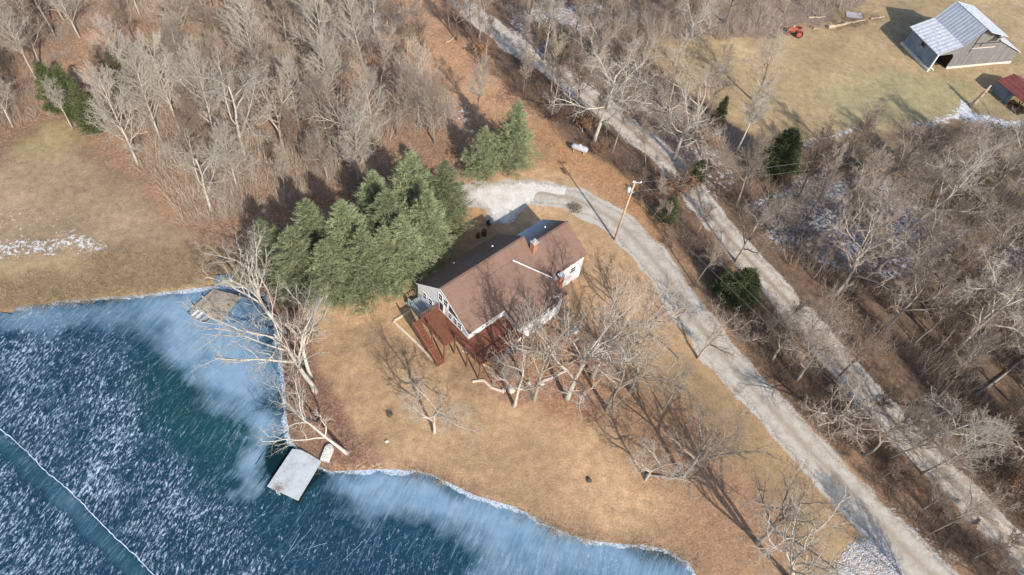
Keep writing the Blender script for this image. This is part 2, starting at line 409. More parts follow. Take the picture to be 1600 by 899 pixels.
def paint(k, c, lf=None, soft=1.5, amt=1.0):
    z_ = zone(k, soft)*amt
    col[:] = col*(1-z_[..., None])+np.array(c)*z_[..., None]
    if lf is not None: leaf[:] = leaf*(1-z_)+lf*z_
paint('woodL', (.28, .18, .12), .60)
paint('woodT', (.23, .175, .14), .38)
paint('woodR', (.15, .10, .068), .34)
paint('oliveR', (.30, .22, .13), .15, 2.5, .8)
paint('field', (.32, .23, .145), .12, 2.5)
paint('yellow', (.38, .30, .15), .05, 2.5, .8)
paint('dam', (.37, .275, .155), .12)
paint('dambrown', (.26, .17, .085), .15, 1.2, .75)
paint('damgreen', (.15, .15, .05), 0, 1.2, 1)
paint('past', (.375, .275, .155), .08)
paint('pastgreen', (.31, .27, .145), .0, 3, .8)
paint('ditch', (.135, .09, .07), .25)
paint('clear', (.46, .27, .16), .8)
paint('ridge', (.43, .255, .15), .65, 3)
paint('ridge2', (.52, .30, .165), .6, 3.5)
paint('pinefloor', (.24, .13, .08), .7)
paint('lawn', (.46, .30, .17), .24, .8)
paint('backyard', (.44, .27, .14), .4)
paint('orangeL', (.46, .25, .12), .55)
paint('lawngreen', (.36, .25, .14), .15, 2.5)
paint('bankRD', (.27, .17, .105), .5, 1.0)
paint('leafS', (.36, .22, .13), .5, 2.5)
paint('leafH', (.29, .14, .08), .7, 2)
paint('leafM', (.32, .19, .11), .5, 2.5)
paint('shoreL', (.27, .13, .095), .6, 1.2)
# worn brown margin along the shore
mg = sm(-DP+fbm(X, Y, 2.5)*1.6, 2.2, .3)*sm(-DP, -1, 0)
inl = zone('lawn', .5)
col[:] = col*(1-(.55*mg*inl)[..., None])+np.array((.24, .155, .10))*(.55*mg*inl)[..., None]
leaf[:] = leaf+.15*mg*inl
# broad mottling of the turf
dk_ = sm(fbm(X-77, Y+310, 2.2)+.9*fbm(X, Y-500, 11), .16, .42)*inl*.5
col[:] = col*(1-dk_[..., None])+np.array((.25, .175, .115))*dk_[..., None]
mot = fbm(X, Y, 9)+.7*fbm(X+40, Y+13, 3)
col *= (1+.42*mot)[..., None]
bl = sm(fbm(X+500, Y+40, 5), .05, .3)*zone('woodL', 1)*.6
col[:] = col*(1-bl[..., None])+np.array((.38, .23, .14))*bl[..., None]
gmot = sm(fbm(X-300, Y+99, 7), .08, .3)*inl*.4
col[:] = col*(1-gmot[..., None])+np.array((.30, .225, .12))*gmot[..., None]
for P, st_ in SNOW:
    snow = np.maximum(snow, sm(sdist(XW, YW, P), -2.0, 1.5)*st_)
grav = np.maximum(sm(DR+fbm(X, Y, 3)*1.6, 3.0, 1.6), sm(DD+fbm(X, Y, 3)*1.6, 3.2, 1.9))
PARK = poly([(722,298),(760,288),(830,282),(885,292),(900,312),(850,312),(825,322),(805,340),(790,352),(768,346),(762,328),(738,316)])
grav = np.maximum(grav, sm(sdist(XW, YW, PARK), -.9, .9)*.95)
flat = sm(np.minimum(DR, DD), 2.5, 7)*sm(-DP, .5, 6)*sm(np.abs(np.hypot(X-2, Y-52)-0), 16, 26)
flat *= 1-zone('lawn', 2)*.8
hz = fbm(X, Y, 13)*1.0*flat+fbm(X+50, Y, 3.1)*.22*flat*(.35+leaf)
hz += -0.45*sm(DP, -.9, .35) - .6*sm(DP, .3, 3)
hz -= .25*sm(np.abs(DR-4.2), 1.6, 0)*sm(-DP, 1, 3)            # roadside ditches
vx = np.stack([X.ravel(), Y.ravel(), hz.ravel()], 1)
def grid_mesh(name, vx, nx, ny, mat):
    idx = np.arange(nx*ny).reshape(ny, nx)
    f = np.stack([idx[:-1, :-1], idx[:-1, 1:], idx[1:, 1:], idx[1:, :-1]], -1).reshape(-1, 4)
    me = bpy.data.meshes.new(name); me.vertices.add(len(vx)); me.vertices.foreach_set('co', vx.astype(np.float32).ravel())
    me.loops.add(len(f)*4); me.loops.foreach_set('vertex_index', f.ravel().astype(np.int32))
    me.polygons.add(len(f)); me.polygons.foreach_set('loop_start', np.arange(0, len(f)*4, 4, dtype=np.int32))
    me.polygons.foreach_set('loop_total', np.full(len(f), 4, np.int32)); me.polygons.foreach_set('use_smooth', np.ones(len(f), bool))
    me.update(calc_edges=True); me.validate(); me.materials.append(mat)
    return me
def add_col(me, name, c):
    a = me.color_attributes.new(name, 'FLOAT_COLOR', 'POINT')
    c4 = np.ones((c.shape[0], 4), np.float32); c4[:, :3] = c; a.data.foreach_set('color', c4.ravel())
def hground(x, y):
    i = int(np.clip(np.searchsorted(xs, x)-1, 0, nx-2)); j = int(np.clip(np.searchsorted(ys, y)-1, 0, ny-2))
    fx = (x-xs[i])/(xs[i+1]-xs[i]); fy = (y-ys[j])/(ys[j+1]-ys[j])
    return float((hz[j, i]*(1-fx)+hz[j, i+1]*fx)*(1-fy)+(hz[j+1, i]*(1-fx)+hz[j+1, i+1]*fx)*fy)

def ground_mat():
    n = NT('winter_ground'); v = n.coord('Object')
    base = n.attr('soil', 'Color'); sep = n.n('ShaderNodeSeparateColor'); n.l(n.attr('masks', 'Color'), sep.inputs[0])
    lf, sn, gv = sep.outputs[0], sep.outputs[1], sep.outputs[2]
    f1 = n.noise(v, .9, 6, .7); f2 = n.noise(v, 4.5, 5, .75); f3 = n.noise(v, 17, 3, .7)
    s = n.math('MULTIPLY', n.mapr(f1, .25, .75, .66, 1.3), n.mapr(f2, .25, .75, .66, 1.32))
    s = n.math('MULTIPLY', s, n.mapr(f3, .2, .8, .70, 1.3))
    x = n.n('ShaderNodeVectorMath', operation='SCALE'); n.l(base, x.inputs[0]); n.l(s, x.inputs['Scale'])
    c = x.outputs[0]
    # green-grey tufts in turf
    tuft = n.noise(v, 2.3, 6, .8)
    c = n.mix(n.math('MULTIPLY', n.mapr(tuft, .56, .68, 0, .35), n.math('SUBTRACT', 1.0, lf, True)), c, (.22, .19, .10))
    # leaf litter
    vo = n.n('ShaderNodeTexVoronoi'); vo.inputs['Scale'].default_value = 4.5; vo.inputs['Randomness'].default_value = 1; n.l(v, vo.inputs[0])
    sc = n.n('ShaderNodeSeparateColor'); n.l(vo.outputs['Color'], sc.inputs[0])
    lc = n.ramp(sc.outputs[0], [(0, (.12, .07, .05)), (.35, (.26, .145, .09)), (.6, (.40, .215, .115)), (.8, (.45, .29, .18)), (1, (.54, .41, .29))])
    lmask = n.noise(v, 1.4, 7, .8)
    lm = n.mapr(n.math('ADD', lmask, n.math('MULTIPLY', lf, .42)), .62, .78, 0, .8)
    c = n.mix(lm, c, n.mix(.38, lc, c))
    # dead stalks: thin pale and dark streaks
    st1 = n.noise(n.coord('Object', (9, 1.2, 1), (0, 0, .6)), 1.4, 4, .8, .6); st2 = n.noise(n.coord('Object', (9, 1.2, 1), (0, 0, -.7)), 1.4, 4, .8, .6)
    c = n.mix(n.math('MULTIPLY', n.mapr(st1, .60, .68, 0, .55), lf), c, (.46, .38, .29))
    c = n.mix(n.math('MULTIPLY', n.mapr(st2, .60, .68, 0, .6), lf), c, (.08, .055, .04))
    # gravel spread beside the tracks
    gn = n.noise(v, 3.2, 6, .8)
    gm = n.mapr(n.math('ADD', gn, n.math('MULTIPLY', gv, .62)), .80, .96, 0, 1)
    gcol = n.ramp(n.noise(v, 12, 4, .8), [(.3, (.38, .345, .30)), (.7, (.66, .62, .56))])
    c = n.mix(gm, c, gcol)
    # snow remnants
    sn1 = n.noise(v, 1.9, 6, .78, .4)
    sm_ = n.mapr(n.math('ADD', sn1, n.math('MULTIPLY', sn, .42)), .72, .79, 0, 1)
    sm_ = n.math('MULTIPLY', sm_, n.mapr(sn, .05, .2, 0, 1))
    c = n.mix(sm_, c, (.66, .67, .70))
    n.color(c); n.rough(.95)
    h = n.math('ADD', n.math('MULTIPLY', f2, .6), n.math('ADD', n.math('MULTIPLY', f3, .35), n.math('MULTIPLY', lm, n.math('MULTIPLY', sc.outputs[0], .35))))
    n.bump(h, .85, .16); return n.m
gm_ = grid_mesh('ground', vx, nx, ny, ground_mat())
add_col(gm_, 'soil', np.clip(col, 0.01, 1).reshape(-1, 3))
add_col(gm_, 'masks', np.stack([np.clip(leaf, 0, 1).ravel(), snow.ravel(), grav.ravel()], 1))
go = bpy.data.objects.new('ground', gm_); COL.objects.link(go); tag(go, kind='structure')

# ------------------------------------------------------------------ gravel drive and road
def resample(P, step):
    d = np.r_[0, np.cumsum(np.hypot(*np.diff(P, axis=0).T))]; t = np.arange(0, d[-1], step)
    # smooth with a Catmull-like cubic
    out = []
    for tt in t:
        i = int(np.clip(np.searchsorted(d, tt)-1, 0, len(P)-2)); u = (tt-d[i])/(d[i+1]-d[i])
        p0 = P[max(i-1, 0)]; p1 = P[i]; p2 = P[i+1]; p3 = P[min(i+2, len(P)-1)]
        out.append(.5*((2*p1)+(-p0+p2)*u+(2*p0-5*p1+4*p2-p3)*u*u+(-p0+3*p1-3*p2+p3)*u**3))
    return np.array(out)
def gravel_mat(name, pale, dark, mid, midamt):
    n = NT(name); v = n.coord('Object'); a = n.n('ShaderNodeSeparateColor'); n.l(n.attr('lane', 'Color'), a.inputs[0])
    f = n.noise(v, 14, 4, .85); g = n.noise(v, .8, 6, .75); h = n.noise(v, 3.5, 5, .7)
    c = n.ramp(f, [(.28, dark), (.52, pale), (.75, tuple(min(1, x*1.25) for x in pale))])
    c = n.mix(n.mapr(g, .42, .62, 0, .7), c, mid)
    # centre strip and edges carry more soil and leaves
    k = n.math('MULTIPLY', n.math('ADD', a.outputs[0], n.mapr(h, .3, .7, -.35, .35)), midamt, True)
    c = n.mix(k, c, mid)
    k2 = n.mapr(n.math('ADD', a.outputs[1], n.mapr(h, .3, .7, -.4, .4)), .45, .9, 0, .6)
    c = n.mix(k2, c, (.27, .19, .12))
    sn = n.noise(v, 2.6, 6, .8, .4)
    c = n.mix(n.math('MULTIPLY', n.mapr(sn, .54, .62, 0, 1), a.outputs[2]), c, (.78, .81, .86))
    n.color(c); n.bump(f, .6, .05)
    e1 = n.noise(v, 1.1, 5, .75); e2 = n.noise(v, 5.5, 5, .8)
    ed = n.math('ADD', a.outputs[1], n.math('ADD', n.mapr(e1, .3, .7, -.34, .34), n.mapr(e2, .3, .7, -.30, .30)))
    n.l(n.mapr(ed, .60, .72, 1, 0), n.b.inputs['Alpha']); return n.m
def ribbon(name, P, half, mat, z=0.012, snowf=None):
    Q = resample(P, .4); T = np.gradient(Q, axis=0); T /= np.hypot(*T.T)[:, None]; N = np.stack([-T[:, 1], T[:, 0]], 1)
    K = 15; us = np.linspace(-1, 1, K); n = len(Q); V = []; A = []
    cum = np.arange(n)*.4
    for i in range(n):
        hl = half(cum[i])+vnoise(np.array(cum[i]), np.array(3.), 2.3)*.7-.35+vnoise(np.array(cum[i]), np.array(13.), .7)*.25
        hr = half(cum[i])+vnoise(np.array(cum[i]), np.array(33.), 2.3)*.7-.35+vnoise(np.array(cum[i]), np.array(43.), .7)*.25
        for u in us:
            p = Q[i]+N[i]*(u*(hl if u > 0 else hr))
            V.append((p[0], p[1], 0))
            A.append((math.exp(-(u/.2)**2)*1.1, min(1.3, abs(u)**2.2+max(0, 1-cum[i]/4.0)), snowf(Q[i]) if snowf else 0))
    V = np.array(V)
    for k in range(len(V)):
        u = us[k % K]; V[k, 2] = max(hground(V[k, 0], V[k, 1]), -.06)+z+.05*(1-u*u)
    me = grid_mesh(name, V, K, n, mat); add_col(me, 'lane', np.array(A))
    o = bpy.data.objects.new(name, me); COL.objects.link(o); tag(o, kind='structure'); return o
ribbon('driveway', DRIVE, lambda s: 2.0 if s < 16 else 2.35, gravel_mat('driveway_gravel', (.53, .495, .44), (.31, .28, .245), (.34, .28, .215), .8),
       snowf=lambda p: 0.0)
ribbon('road', ROAD, lambda s: 1.95, gravel_mat('road_gravel', (.56, .505, .43), (.34, .30, .25), (.30, .235, .175), .9),
       snowf=lambda p: .75 if p[1] > 98 else (.12 if p[1] > 60 else 0.0))

ax_ = np.arange(PARK[:, 0].min()-2, PARK[:, 0].max()+2, .35); ay_ = np.arange(PARK[:, 1].min()-2, PARK[:, 1].max()+2, .35)
AX, AY = np.meshgrid(ax_, ay_); sdp = sdist(AX, AY, PARK)+fbm(AX, AY, 3)*1.5
apr = grid_mesh('gravel_apron', np.stack([AX.ravel(), AY.ravel(), np.full(AX.size, .03)+.05*sm(sdp, 0, 2).ravel()], 1), len(ax_), len(ay_), gravel_mat('white_apron_gravel', (.72, .70, .66), (.46, .43, .39), (.50, .45, .38), .4))
add_col(apr, 'lane', np.stack([np.full(AX.size, .15), (1-sm(sdp, -1.2, 2.4)).ravel(), np.zeros(AX.size)], 1))
o = bpy.data.objects.new('gravel_apron', apr); COL.objects.link(o); tag(o, kind='structure')
# ------------------------------------------------------------------ frozen pond
px_ = axis_coords(-44, 21, .17, 100); py_ = axis_coords(8, 48, .17, 80)
px_ = px_[(px_ > -150) & (px_ < 24)]; py_ = py_[(py_ > -70) & (py_ < 60)]
PX, PY = np.meshgrid(px_, py_)
dpw = sdist(PX, PY, POND)
def pz(pts): return np.array([G(x, y, PZ) for x, y in pts])
def pzone(pts, soft, warp=1.0):
    W1 = PX+fbm(PX, PY, 5)*5*warp+fbm(PX+9, PY+9, 1.2)*1.2*warp; W2 = PY+fbm(PX+100, PY, 5)*5*warp+fbm(PX-9, PY+9, 1.2)*1.2*warp
    return sm(sdist(W1, W2, pz(pts)), -soft, soft)
pc = np.zeros(PX.shape+(3,)); pc[:] = (.004, .034, .054)
fl = np.full(PX.shape, .35)
def pp(pts, c, f, soft=2.0, amt=1.0, warp=1.0):
    z_ = pzone(pts, soft, warp)*amt
    pc[:] = pc*(1-z_[..., None])+np.array(c)*z_[..., None]; fl[:] = fl*(1-z_)+f*z_
hzm = np.zeros(PX.shape)
def ph(pts, a, f, soft=3.0, warp=1.0):
    z_ = pzone(pts, soft, warp); hzm[:] = hzm*(1-z_)+a*z_; fl[:] = fl*(1-z_)+f*z_
pp([(-400,480),(150,470),(200,540),(230,620),(350,740),(420,899),(360,1300),(-600,1400)], (.004, .028, .056), .61, 5)
pp([(230,560),(330,600),(430,640),(430,690),(400,740),(300,720),(240,680)], (.004, .042, .050), .36, 4.0)
pp([(440,790),(560,800),(660,850),(700,920),(640,1100),(430,1100),(420,860)], (.005, .032, .062), .44, 2.6, 1)
ph([(-400,480),(200,465),(300,470),(230,505),(60,515),(-400,560)], .55, .40, 2.0)
ph([(225,462),(345,448),(440,560),(443,650),(425,670),(385,640),(320,600),(262,540),(215,495)], .95, .06, 3.0)
ph([(505,742),(660,738),(800,795),(1090,870),(1100,1000),(860,960),(760,860),(620,820),(540,790)], .98, .08, 2.4)
ph([(760,880),(880,865),(1020,890),(1090,970),(900,1200),(700,1200),(720,900)], .70, .40, 2.2)
ph([(372,700),(415,625),(447,640),(449,690),(430,697),(413,712),(414,765),(385,775)], .85, .25, 1.6)
for pts_, sf_ in (([(414,714),(419,700),(433,690),(460,688),(465,720),(452,746),(430,750),(417,738)], .10), ([(470,700),(511,735),(508,744),(497,749),(482,768),(470,790),(460,786),(470,740)], .2)):
    pp(pts_, (.004, .022, .028), 0, sf_, 1, .12); hzm *= 1-pzone(pts_, sf_, .12)
# clean band beside the long pressure crack
CRK = np.array([G(x, y, PZ) for x, y in [(-200,545),(-60,632),(0,671),(40,704),(70,735),(100,760),(125,783),(150,810),(180,840),(215,872),(245,905),(330,990),(420,1090)]])
qd = ldist(PX, PY, CRK)
CR2 = CRK+np.array([-.75, -.55]); qd2 = ldist(PX, PY, CR2)
bnd = sm(qd2+fbm(PX, PY, 2)*.7, .95, .35)*.85
pc[:] = pc*(1-bnd[..., None])+np.array((.02, .07, .10))*bnd[..., None]; fl[:] = fl*(1-bnd)+.06*bnd
rim = sm(dpw+fbm(PX, PY, 1.3)*.9, .40, .02)*.75
mott = fbm(PX, PY, 6)+fbm(PX+20, PY, 1.8)*.6
pc *= (1+.35*mott)[..., None]
fl += .10*fbm(PX+70, PY+20, 4)*(fl > .02)
hzm = np.maximum(hzm, bnd*.22)
ex = np.stack([fl.ravel(), rim.ravel(), hzm.ravel()], 1)
def ice_mat():
    n = NT('wind_scoured_ice'); a = n.n('ShaderNodeSeparateColor'); n.l(n.attr('ice', 'Color'), a.inputs[0])
    base = n.attr('soil', 'Color')
    A = np.array(G(150, 750, PZ)); B = np.array(G(177, 705, PZ)); ang = math.atan2(B[1]-A[1], B[0]-A[0])
    v = n.coord('Object')
    # warp so the wind streaks bend slightly
    wn = n.n('ShaderNodeTexNoise'); wn.inputs['Scale'].default_value = .10; wn.inputs['Detail'].default_value = 1; n.l(v, wn.inputs['Vector'])
    wv = n.n('ShaderNodeVectorMath', operation='MULTIPLY_ADD'); n.l(wn.outputs['Color'], wv.inputs[0]); wv.inputs[1].default_value = (2.2, 2.2, 0); n.l(v, wv.inputs[2])
    mp = n.n('ShaderNodeMapping'); mp.vector_type = 'TEXTURE'; mp.inputs['Rotation'].default_value = (0, 0, ang); mp.inputs['Scale'].default_value = (2.0, .72, 1); n.l(wv.outputs[0], mp.inputs[0])
    s1 = n.noise(mp.outputs[0], 3.4, 4, .66, .25)
    mp2 = n.n('ShaderNodeMapping'); mp2.vector_type = 'TEXTURE'; mp2.inputs['Rotation'].default_value = (0, 0, ang-.22); mp2.inputs['Scale'].default_value = (4.5, .5, 1); n.l(wv.outputs[0], mp2.inputs[0])
    s2 = n.noise(mp2.outputs[0], 2.4, 3, .7, .3)
    mp3 = n.n('ShaderNodeMapping'); mp3.vector_type = 'TEXTURE'; mp3.inputs['Rotation'].default_value = (0, 0, ang-.9); mp3.inputs['Scale'].default_value = (5, .5, 1); n.l(wv.outputs[0], mp3.inputs[0])
    s3 = n.noise(mp3.outputs[0], 2.0, 3, .7, .3)
    clump = n.noise(v, .22, 5, .7)
    s4 = n.noise(mp.outputs[0], 8.5, 3, .7, .2)
    fine = n.math('ADD', n.math('MULTIPLY', s1, .62), n.math('MULTIPLY', s4, .38))
    k = n.math('ADD', n.math('ADD', fine, n.math('MULTIPLY', a.outputs[0], .26)), n.math('MULTIPLY', n.math('SUBTRACT', clump, .5), .24))
    m1 = n.mapr(k, .675, .80, 0, .92)
    # blown frost film: broken up along the wind, never an even veil
    hz_ = n.math('ADD', a.outputs[2], n.math('ADD', n.math('MULTIPLY', n.math('SUBTRACT', s2, .5), .75), n.math('MULTIPLY', n.math('SUBTRACT', clump, .5), 1.0)))
    hm = n.math('MULTIPLY', n.mapr(hz_, .15, 1.0, 0, 1), n.mapr(a.outputs[2], .0, .25, .15, 1))
    hcol = n.ramp(n.noise(v, .3, 5, .7), [(.3, (.14, .25, .37)), (.7, (.26, .36, .46))])
    c = n.mix(hm, base, hcol)
    m2 = n.mapr(s2, .55, .72, 0, .34); m3 = n.mapr(s3, .58, .72, 0, .22)
    c = n.mix(m2, c, (.24, .38, .48)); c = n.mix(m3, c, (.22, .34, .44))
    fz = n.noise(v, 11, 5, .85); c = n.mix(n.mapr(fz, .45, .8, 0, .22), c, (.18, .30, .38))
    fk = n.ramp(n.noise(v, 3, 4, .8), [(.3, (.38, .50, .66)), (.7, (.66, .75, .88))])
    m1 = n.math('MULTIPLY', m1, n.mapr(a.outputs[0], .0, .05, 0, 1))
    c = n.mix(m1, c, fk)
    dk = n.math('MULTIPLY', n.mapr(a.outputs[0], .01, .05, 1, 0), n.mapr(a.outputs[2], .01, .05, 1, 0)); c = n.mix(dk, c, (.004, .020, .026))
    c = n.mix(n.mapr(n.math('ADD', a.outputs[1], n.mapr(n.noise(v, 5, 3, .7), .3, .7, -.35, .35)), .45, .9, 0, .85), c, (.66, .71, .78))
    n.color(c); n.rough(.45); n.b.inputs['Specular IOR Level'].default_value = .12; n.bump(s1, .12, .02); return n.m
keep = dpw > -1.3
pv = np.stack([PX.ravel(), PY.ravel(), np.full(PX.size, PZ)], 1)
pm = grid_mesh('pond', pv, len(px_), len(py_), ice_mat())
add_col(pm, 'soil', np.clip(pc, .002, 1).reshape(-1, 3)); add_col(pm, 'ice', ex)
import bmesh
bm = bmesh.new(); bm.from_mesh(pm); bm.verts.ensure_lookup_table(); kf = keep.ravel()
bmesh.ops.delete(bm, geom=[v_ for v_ in bm.verts if not kf[v_.index]], context='VERTS'); bm.to_mesh(pm); bm.free()
po = bpy.data.objects.new('pond', pm); COL.objects.link(po); tag(po, kind='structure')
def flat_line(mb, P, w0, z, jitter=.0):
    Q = resample(np.array(P), .35) if len(P) > 2 else np.array(P)
    T = np.gradient(Q, axis=0); T /= np.maximum(np.hypot(*T.T), 1e-6)[:, None]
    k0 = len(mb.v)
    for i, q in enumerate(Q):
        wd = w0*(.6+.8*rng.random()); nn = np.array([-T[i, 1], T[i, 0]])*wd/2; j = (rng.random()-.5)*jitter
        q = q+nn/max(wd, 1e-6)*2*j
        mb.v.append((q[0]-nn[0], q[1]-nn[1], z)); mb.v.append((q[0]+nn[0], q[1]+nn[1], z))
    for i in range(len(Q)-1): mb.f.append((k0+2*i, k0+2*i+1, k0+2*i+3, k0+2*i+2))
M['frostline'] = simple('white_frost_line', (.62, .72, .84), .12, 3, .8)
M['scratch'] = simple('pale_ice_scratches', (.30, .44, .58), .2, 3, .6)
M['darkcrack'] = simple('dark_ice_crack', (.01, .04, .06), .2, 3, .4)
b = MB(); flat_line(b, CRK, .06, PZ+.006, .1); tag(b.build('ice_pressure_crack', M['frostline']), kind='structure')
b = MB()
def seg(px0, py0, L, adeg, bend):
    p = np.array(G(px0, py0, PZ)); a = R_(adeg); pts = []
    for i in range(5):
        pts.append(p.copy()); p = p+np.array([math.cos(a), math.sin(a)])*L/4; a += bend
    flat_line(b, pts, .03, PZ+.004, .03)
for k in range(16):
    reg = rng.choice([((180, 480), (420, 640)), ((520, 790), (760, 890)), ((30, 500), (250, 560)), ((420, 790), (620, 895))])
    x0 = rng.uniform(reg[0][0], reg[1][0]); y0 = rng.uniform(reg[0][1], reg[1][1])
    if sdist(np.array([G(x0, y0, PZ)[0]]), np.array([G(x0, y0, PZ)[1]]), POND)[0] < 6: continue
    seg(x0, y0, rng.uniform(1.5, 5), rng.choice([55, 60, 48, 70, 155, 165, 35])+rng.uniform(-8, 8), rng.uniform(-.05, .05))
tag(b.build('ice_scratches', M['scratch']), kind='structure')
b = MB(); flat_line(b, [G(x, y, PZ) for x, y in [(449,674),(432,687),(418,700),(408,712),(398,728)]], .12, PZ+.005, .05)
flat_line(b, [G(x, y, PZ) for x, y in [(596,818),(604,850),(610,880),(607,930)]], .07, PZ+.005, .05)
tag(b.build('ice_hairline_cracks', M['darkcrack']), kind='structure')

# pebbly white stone spread in the lower right
PEB = poly([(1318,868),(1335,850),(1362,843),(1388,852),(1402,880),(1420,915),(1300,940),(1300,900)])
b = MB()
x0, y0 = PEB.min(0); x1, y1 = PEB.max(0)
for k in range(6500):
    x = rng.uniform(x0, x1); y = rng.uniform(y0, y1)
    if sdist(np.array([x]), np.array([y]), PEB)[0] < rng.uniform(-.5, .35): continue
    r = rng.uniform(.05, .13); hh = hground(x, y); a = rng.random()*3
    ring = [(x+r*math.cos(a+q*1.2566)*rng.uniform(.7, 1.2), y+r*math.sin(a+q*1.2566)*rng.uniform(.7, 1.2), hh) for q in range(5)]
    b.add(ring+[(x, y, hh+r*.8)], [(0,1,5),(1,2,5),(2,3,5),(3,4,5),(4,0,5)])
o = b.build('stone_rubble', simple('white_quartz_rubble', (.47, .455, .45), .5, 2.5, .95)); tag(o, 'spread of white broken stone beside the lower gravel driveway', 'rubble', kind='stuff')

# ------------------------------------------------------------------ house
HA = (-11.24, 48.35); HANG = R_(-40.87)
house = empty('house', (HA[0], HA[1], 0), HANG, 'white sided house with long brown shingle roof and red deck above the lawn', 'house')
hv = np.array([math.cos(HANG), math.sin(HANG)]); hu = np.array([-hv[1], hv[0]])
def HL(px, py, z):                          # photo position at height z -> house local (t, s, z)
    d = np.array(G(px, py, z))-np.array(HA); return (float(d@hv), float(d@hu), z)
L_, zB, tR, zR, sN, t2, s1 = 9.56, 4.48, 4.42, 7.54, 12.78, 5.53, 19.29
fz = lambda t: zR+(zB-zR)*(t-tR)/(L_-tR)
zA = 3.93; bz = lambda t: zA+(zR-zA)*t/tR
b = MB()
b.prism([(0, 0), (L_, 0), (L_, zB-.2), (tR, zR-.2), (0, zA-.2)][::-1], 'y', 0, sN)
b.prism([(1.9, 0), (L_, 0), (L_, zB-.2), (t2, fz(t2)-.2), (1.9, 3.95)][::-1], 'y', sN, 19.0)
b.build('wall', M['siding'], house)
OV = .12; OE = .10
# one roof per slope
roof = MB()
roof.slab([(tR, -OV, zR), (L_+OE, -OV, fz(L_+OE)), (L_+OE, sN, fz(L_+OE)), (tR, sN, zR)], .16)
roof.slab([(t2, sN, fz(t2)), (L_+OE, sN, fz(L_+OE)), (L_+OE, s1+OV, fz(L_+OE)), (t2, s1+OV, fz(t2))], .16)
roof.slab([(-OV, -OV, bz(-OV)), (tR, -OV, zR), (tR, sN+.1, zR), (-OV, sN+.1, bz(-OV))], .16)
ro = roof.build('roof', M['shingle'], house)
zlow = lambda t: fz(t2)-(fz(t2)-3.75)*(t2-t)/(t2-1.55)
b = MB(); b.slab([(1.45, sN+.02, zlow(1.45)), (t2, sN+.02, fz(t2)-.004), (t2, s1+OV, fz(t2)-.004), (1.45, s1+OV, zlow(1.45))], .16)
rl = b.build('roof', M['frost_roof'], house); rl['label'] = 'lower rear roof slope with a bluish frosted strip'
b = MB(); b.bar((tR, -OV, zR+.03), (tR, sN, zR+.03), .28, .06); b.bar((t2, sN, fz(t2)+.03), (t2, s1+OV, fz(t2)+.03), .28, .06); b.build('ridge_cap', M['shingle'], ro)
b = MB()       # white rakes and fascias
def strip(a, c, w_=.06, h=.2): b.bar(a, c, w_, h)
strip((-OV, -OV-.02, bz(-OV)-.12), (tR, -OV-.02, zR-.12), .03, .16); strip((tR, -OV-.02, zR-.12), (L_+OE, -OV-.02, fz(L_+OE)-.12), .03, .16)
strip((L_+OE+.015, -OV, fz(L_+OE)-.12), (L_+OE+.015, 5.4, fz(L_+OE)-.12), .03, .12)
b.build('fascia', M['trim'], house)
# front wing
def wl(px, py, z): return HL(px, py, z)
a0 = wl(801, 408, 6.62); a1 = wl(862, 434, 5.35); a2 = wl(887, 459, 4.35); a3 = wl(842, 494, 4.15); a4 = wl(806, 516, 3.95); a5 = (L_-.2, 5.45, fz(L_-.2)+.02)
zoff = .06
top = [(a0[0], a0[1], fz(a0[0])+zoff), a1, a2, a3, a4, a5, (a0[0], 5.45, fz(a0[0])+zoff)]
b = MB()
T = top
b.slab([T[0], T[1], (a1[0]+.15, 5.45, 5.0), T[6]], .14) if False else None
fan = MB()
n_ = len(T); cx_ = tuple(np.mean(np.array([T[1], T[3], T[5], T[6]]), axis=0))
fan.add([cx_]+T+[(p[0], p[1], p[2]-.14) for p in T], [(0, (i+1) % n_+1, i+1) for i in range(n_)]+[(i+1, (i+1) % n_+1, (i+1) % n_+1+n_, i+1+n_) for i in range(n_)])
fan.build('roof', M['shingle'], house)['label'] = 'roof of the front wing with a white diagonal rake board'
b = MB(); b.bar((T[0][0], T[0][1], T[0][2]+.05), (a1[0], a1[1], a1[2]+.03), .09, .12); b.build('rake_board', M['trim'], house)
b = MB(); b.lathe([(.28, 0), (.30, .1), (.16, .35), (.16, .5)], 10, (a1[0]+.3, a1[1]+.3, a1[2]-.2)); b.build('roof_turbine', M['galv'], house, True)
b = MB()
wp = [(L_-.3, 5.7), (a4[0]-.3, a4[1]+.25), (a3[0]-.35, a3[1]), (a2[0]-.4, a2[1]-.2), (a1[0]-.3, a1[1]-.2), (L_-.4, a1[1]-.2)]
zt = [fz(L_)-.1, a4[2]-.12, a3[2]-.12, a2[2]-.12, a1[2]-.12, fz(L_)-.1]
b.add([(p[0], p[1], 0) for p in wp]+[(p[0], p[1], z_) for p, z_ in zip(wp, zt)], [(i, (i+1) % 6, (i+1) % 6+6, i+6) for i in range(6)])
b.build('wall', M['siding'], house)['label'] = 'front wing wall with a band of windows'
def window(pts, parent, frame=.07, depth=.05, mull=True, cls='window'):
    """pts: four local corners (3D) counter-clockwise seen from outside"""
    P = [Vector(p) for p in pts]; nrm = (P[1]-P[0]).cross(P[3]-P[0]).normalized()
    f = MB()
    for i in range(4):
        a, c = P[i]+nrm*.02, P[(i+1) % 4]+nrm*.02; f.bar(a, c, frame, frame)
    if mull:
        f.bar((P[0]+P[3])/2+nrm*.02, (P[1]+P[2])/2+nrm*.02, .045, .045)
    wo = f.build(cls, M['trim'], parent)
    g = MB(); off = nrm*.012; g.add([tuple(p+off) for p in P]+[tuple(p-nrm*.05) for p in P], [(0,1,2,3),(0,4,5,1),(1,5,6,2),(2,6,7,3),(3,7,4,0)]); g.build('pane', M['glass'], wo)
    return wo
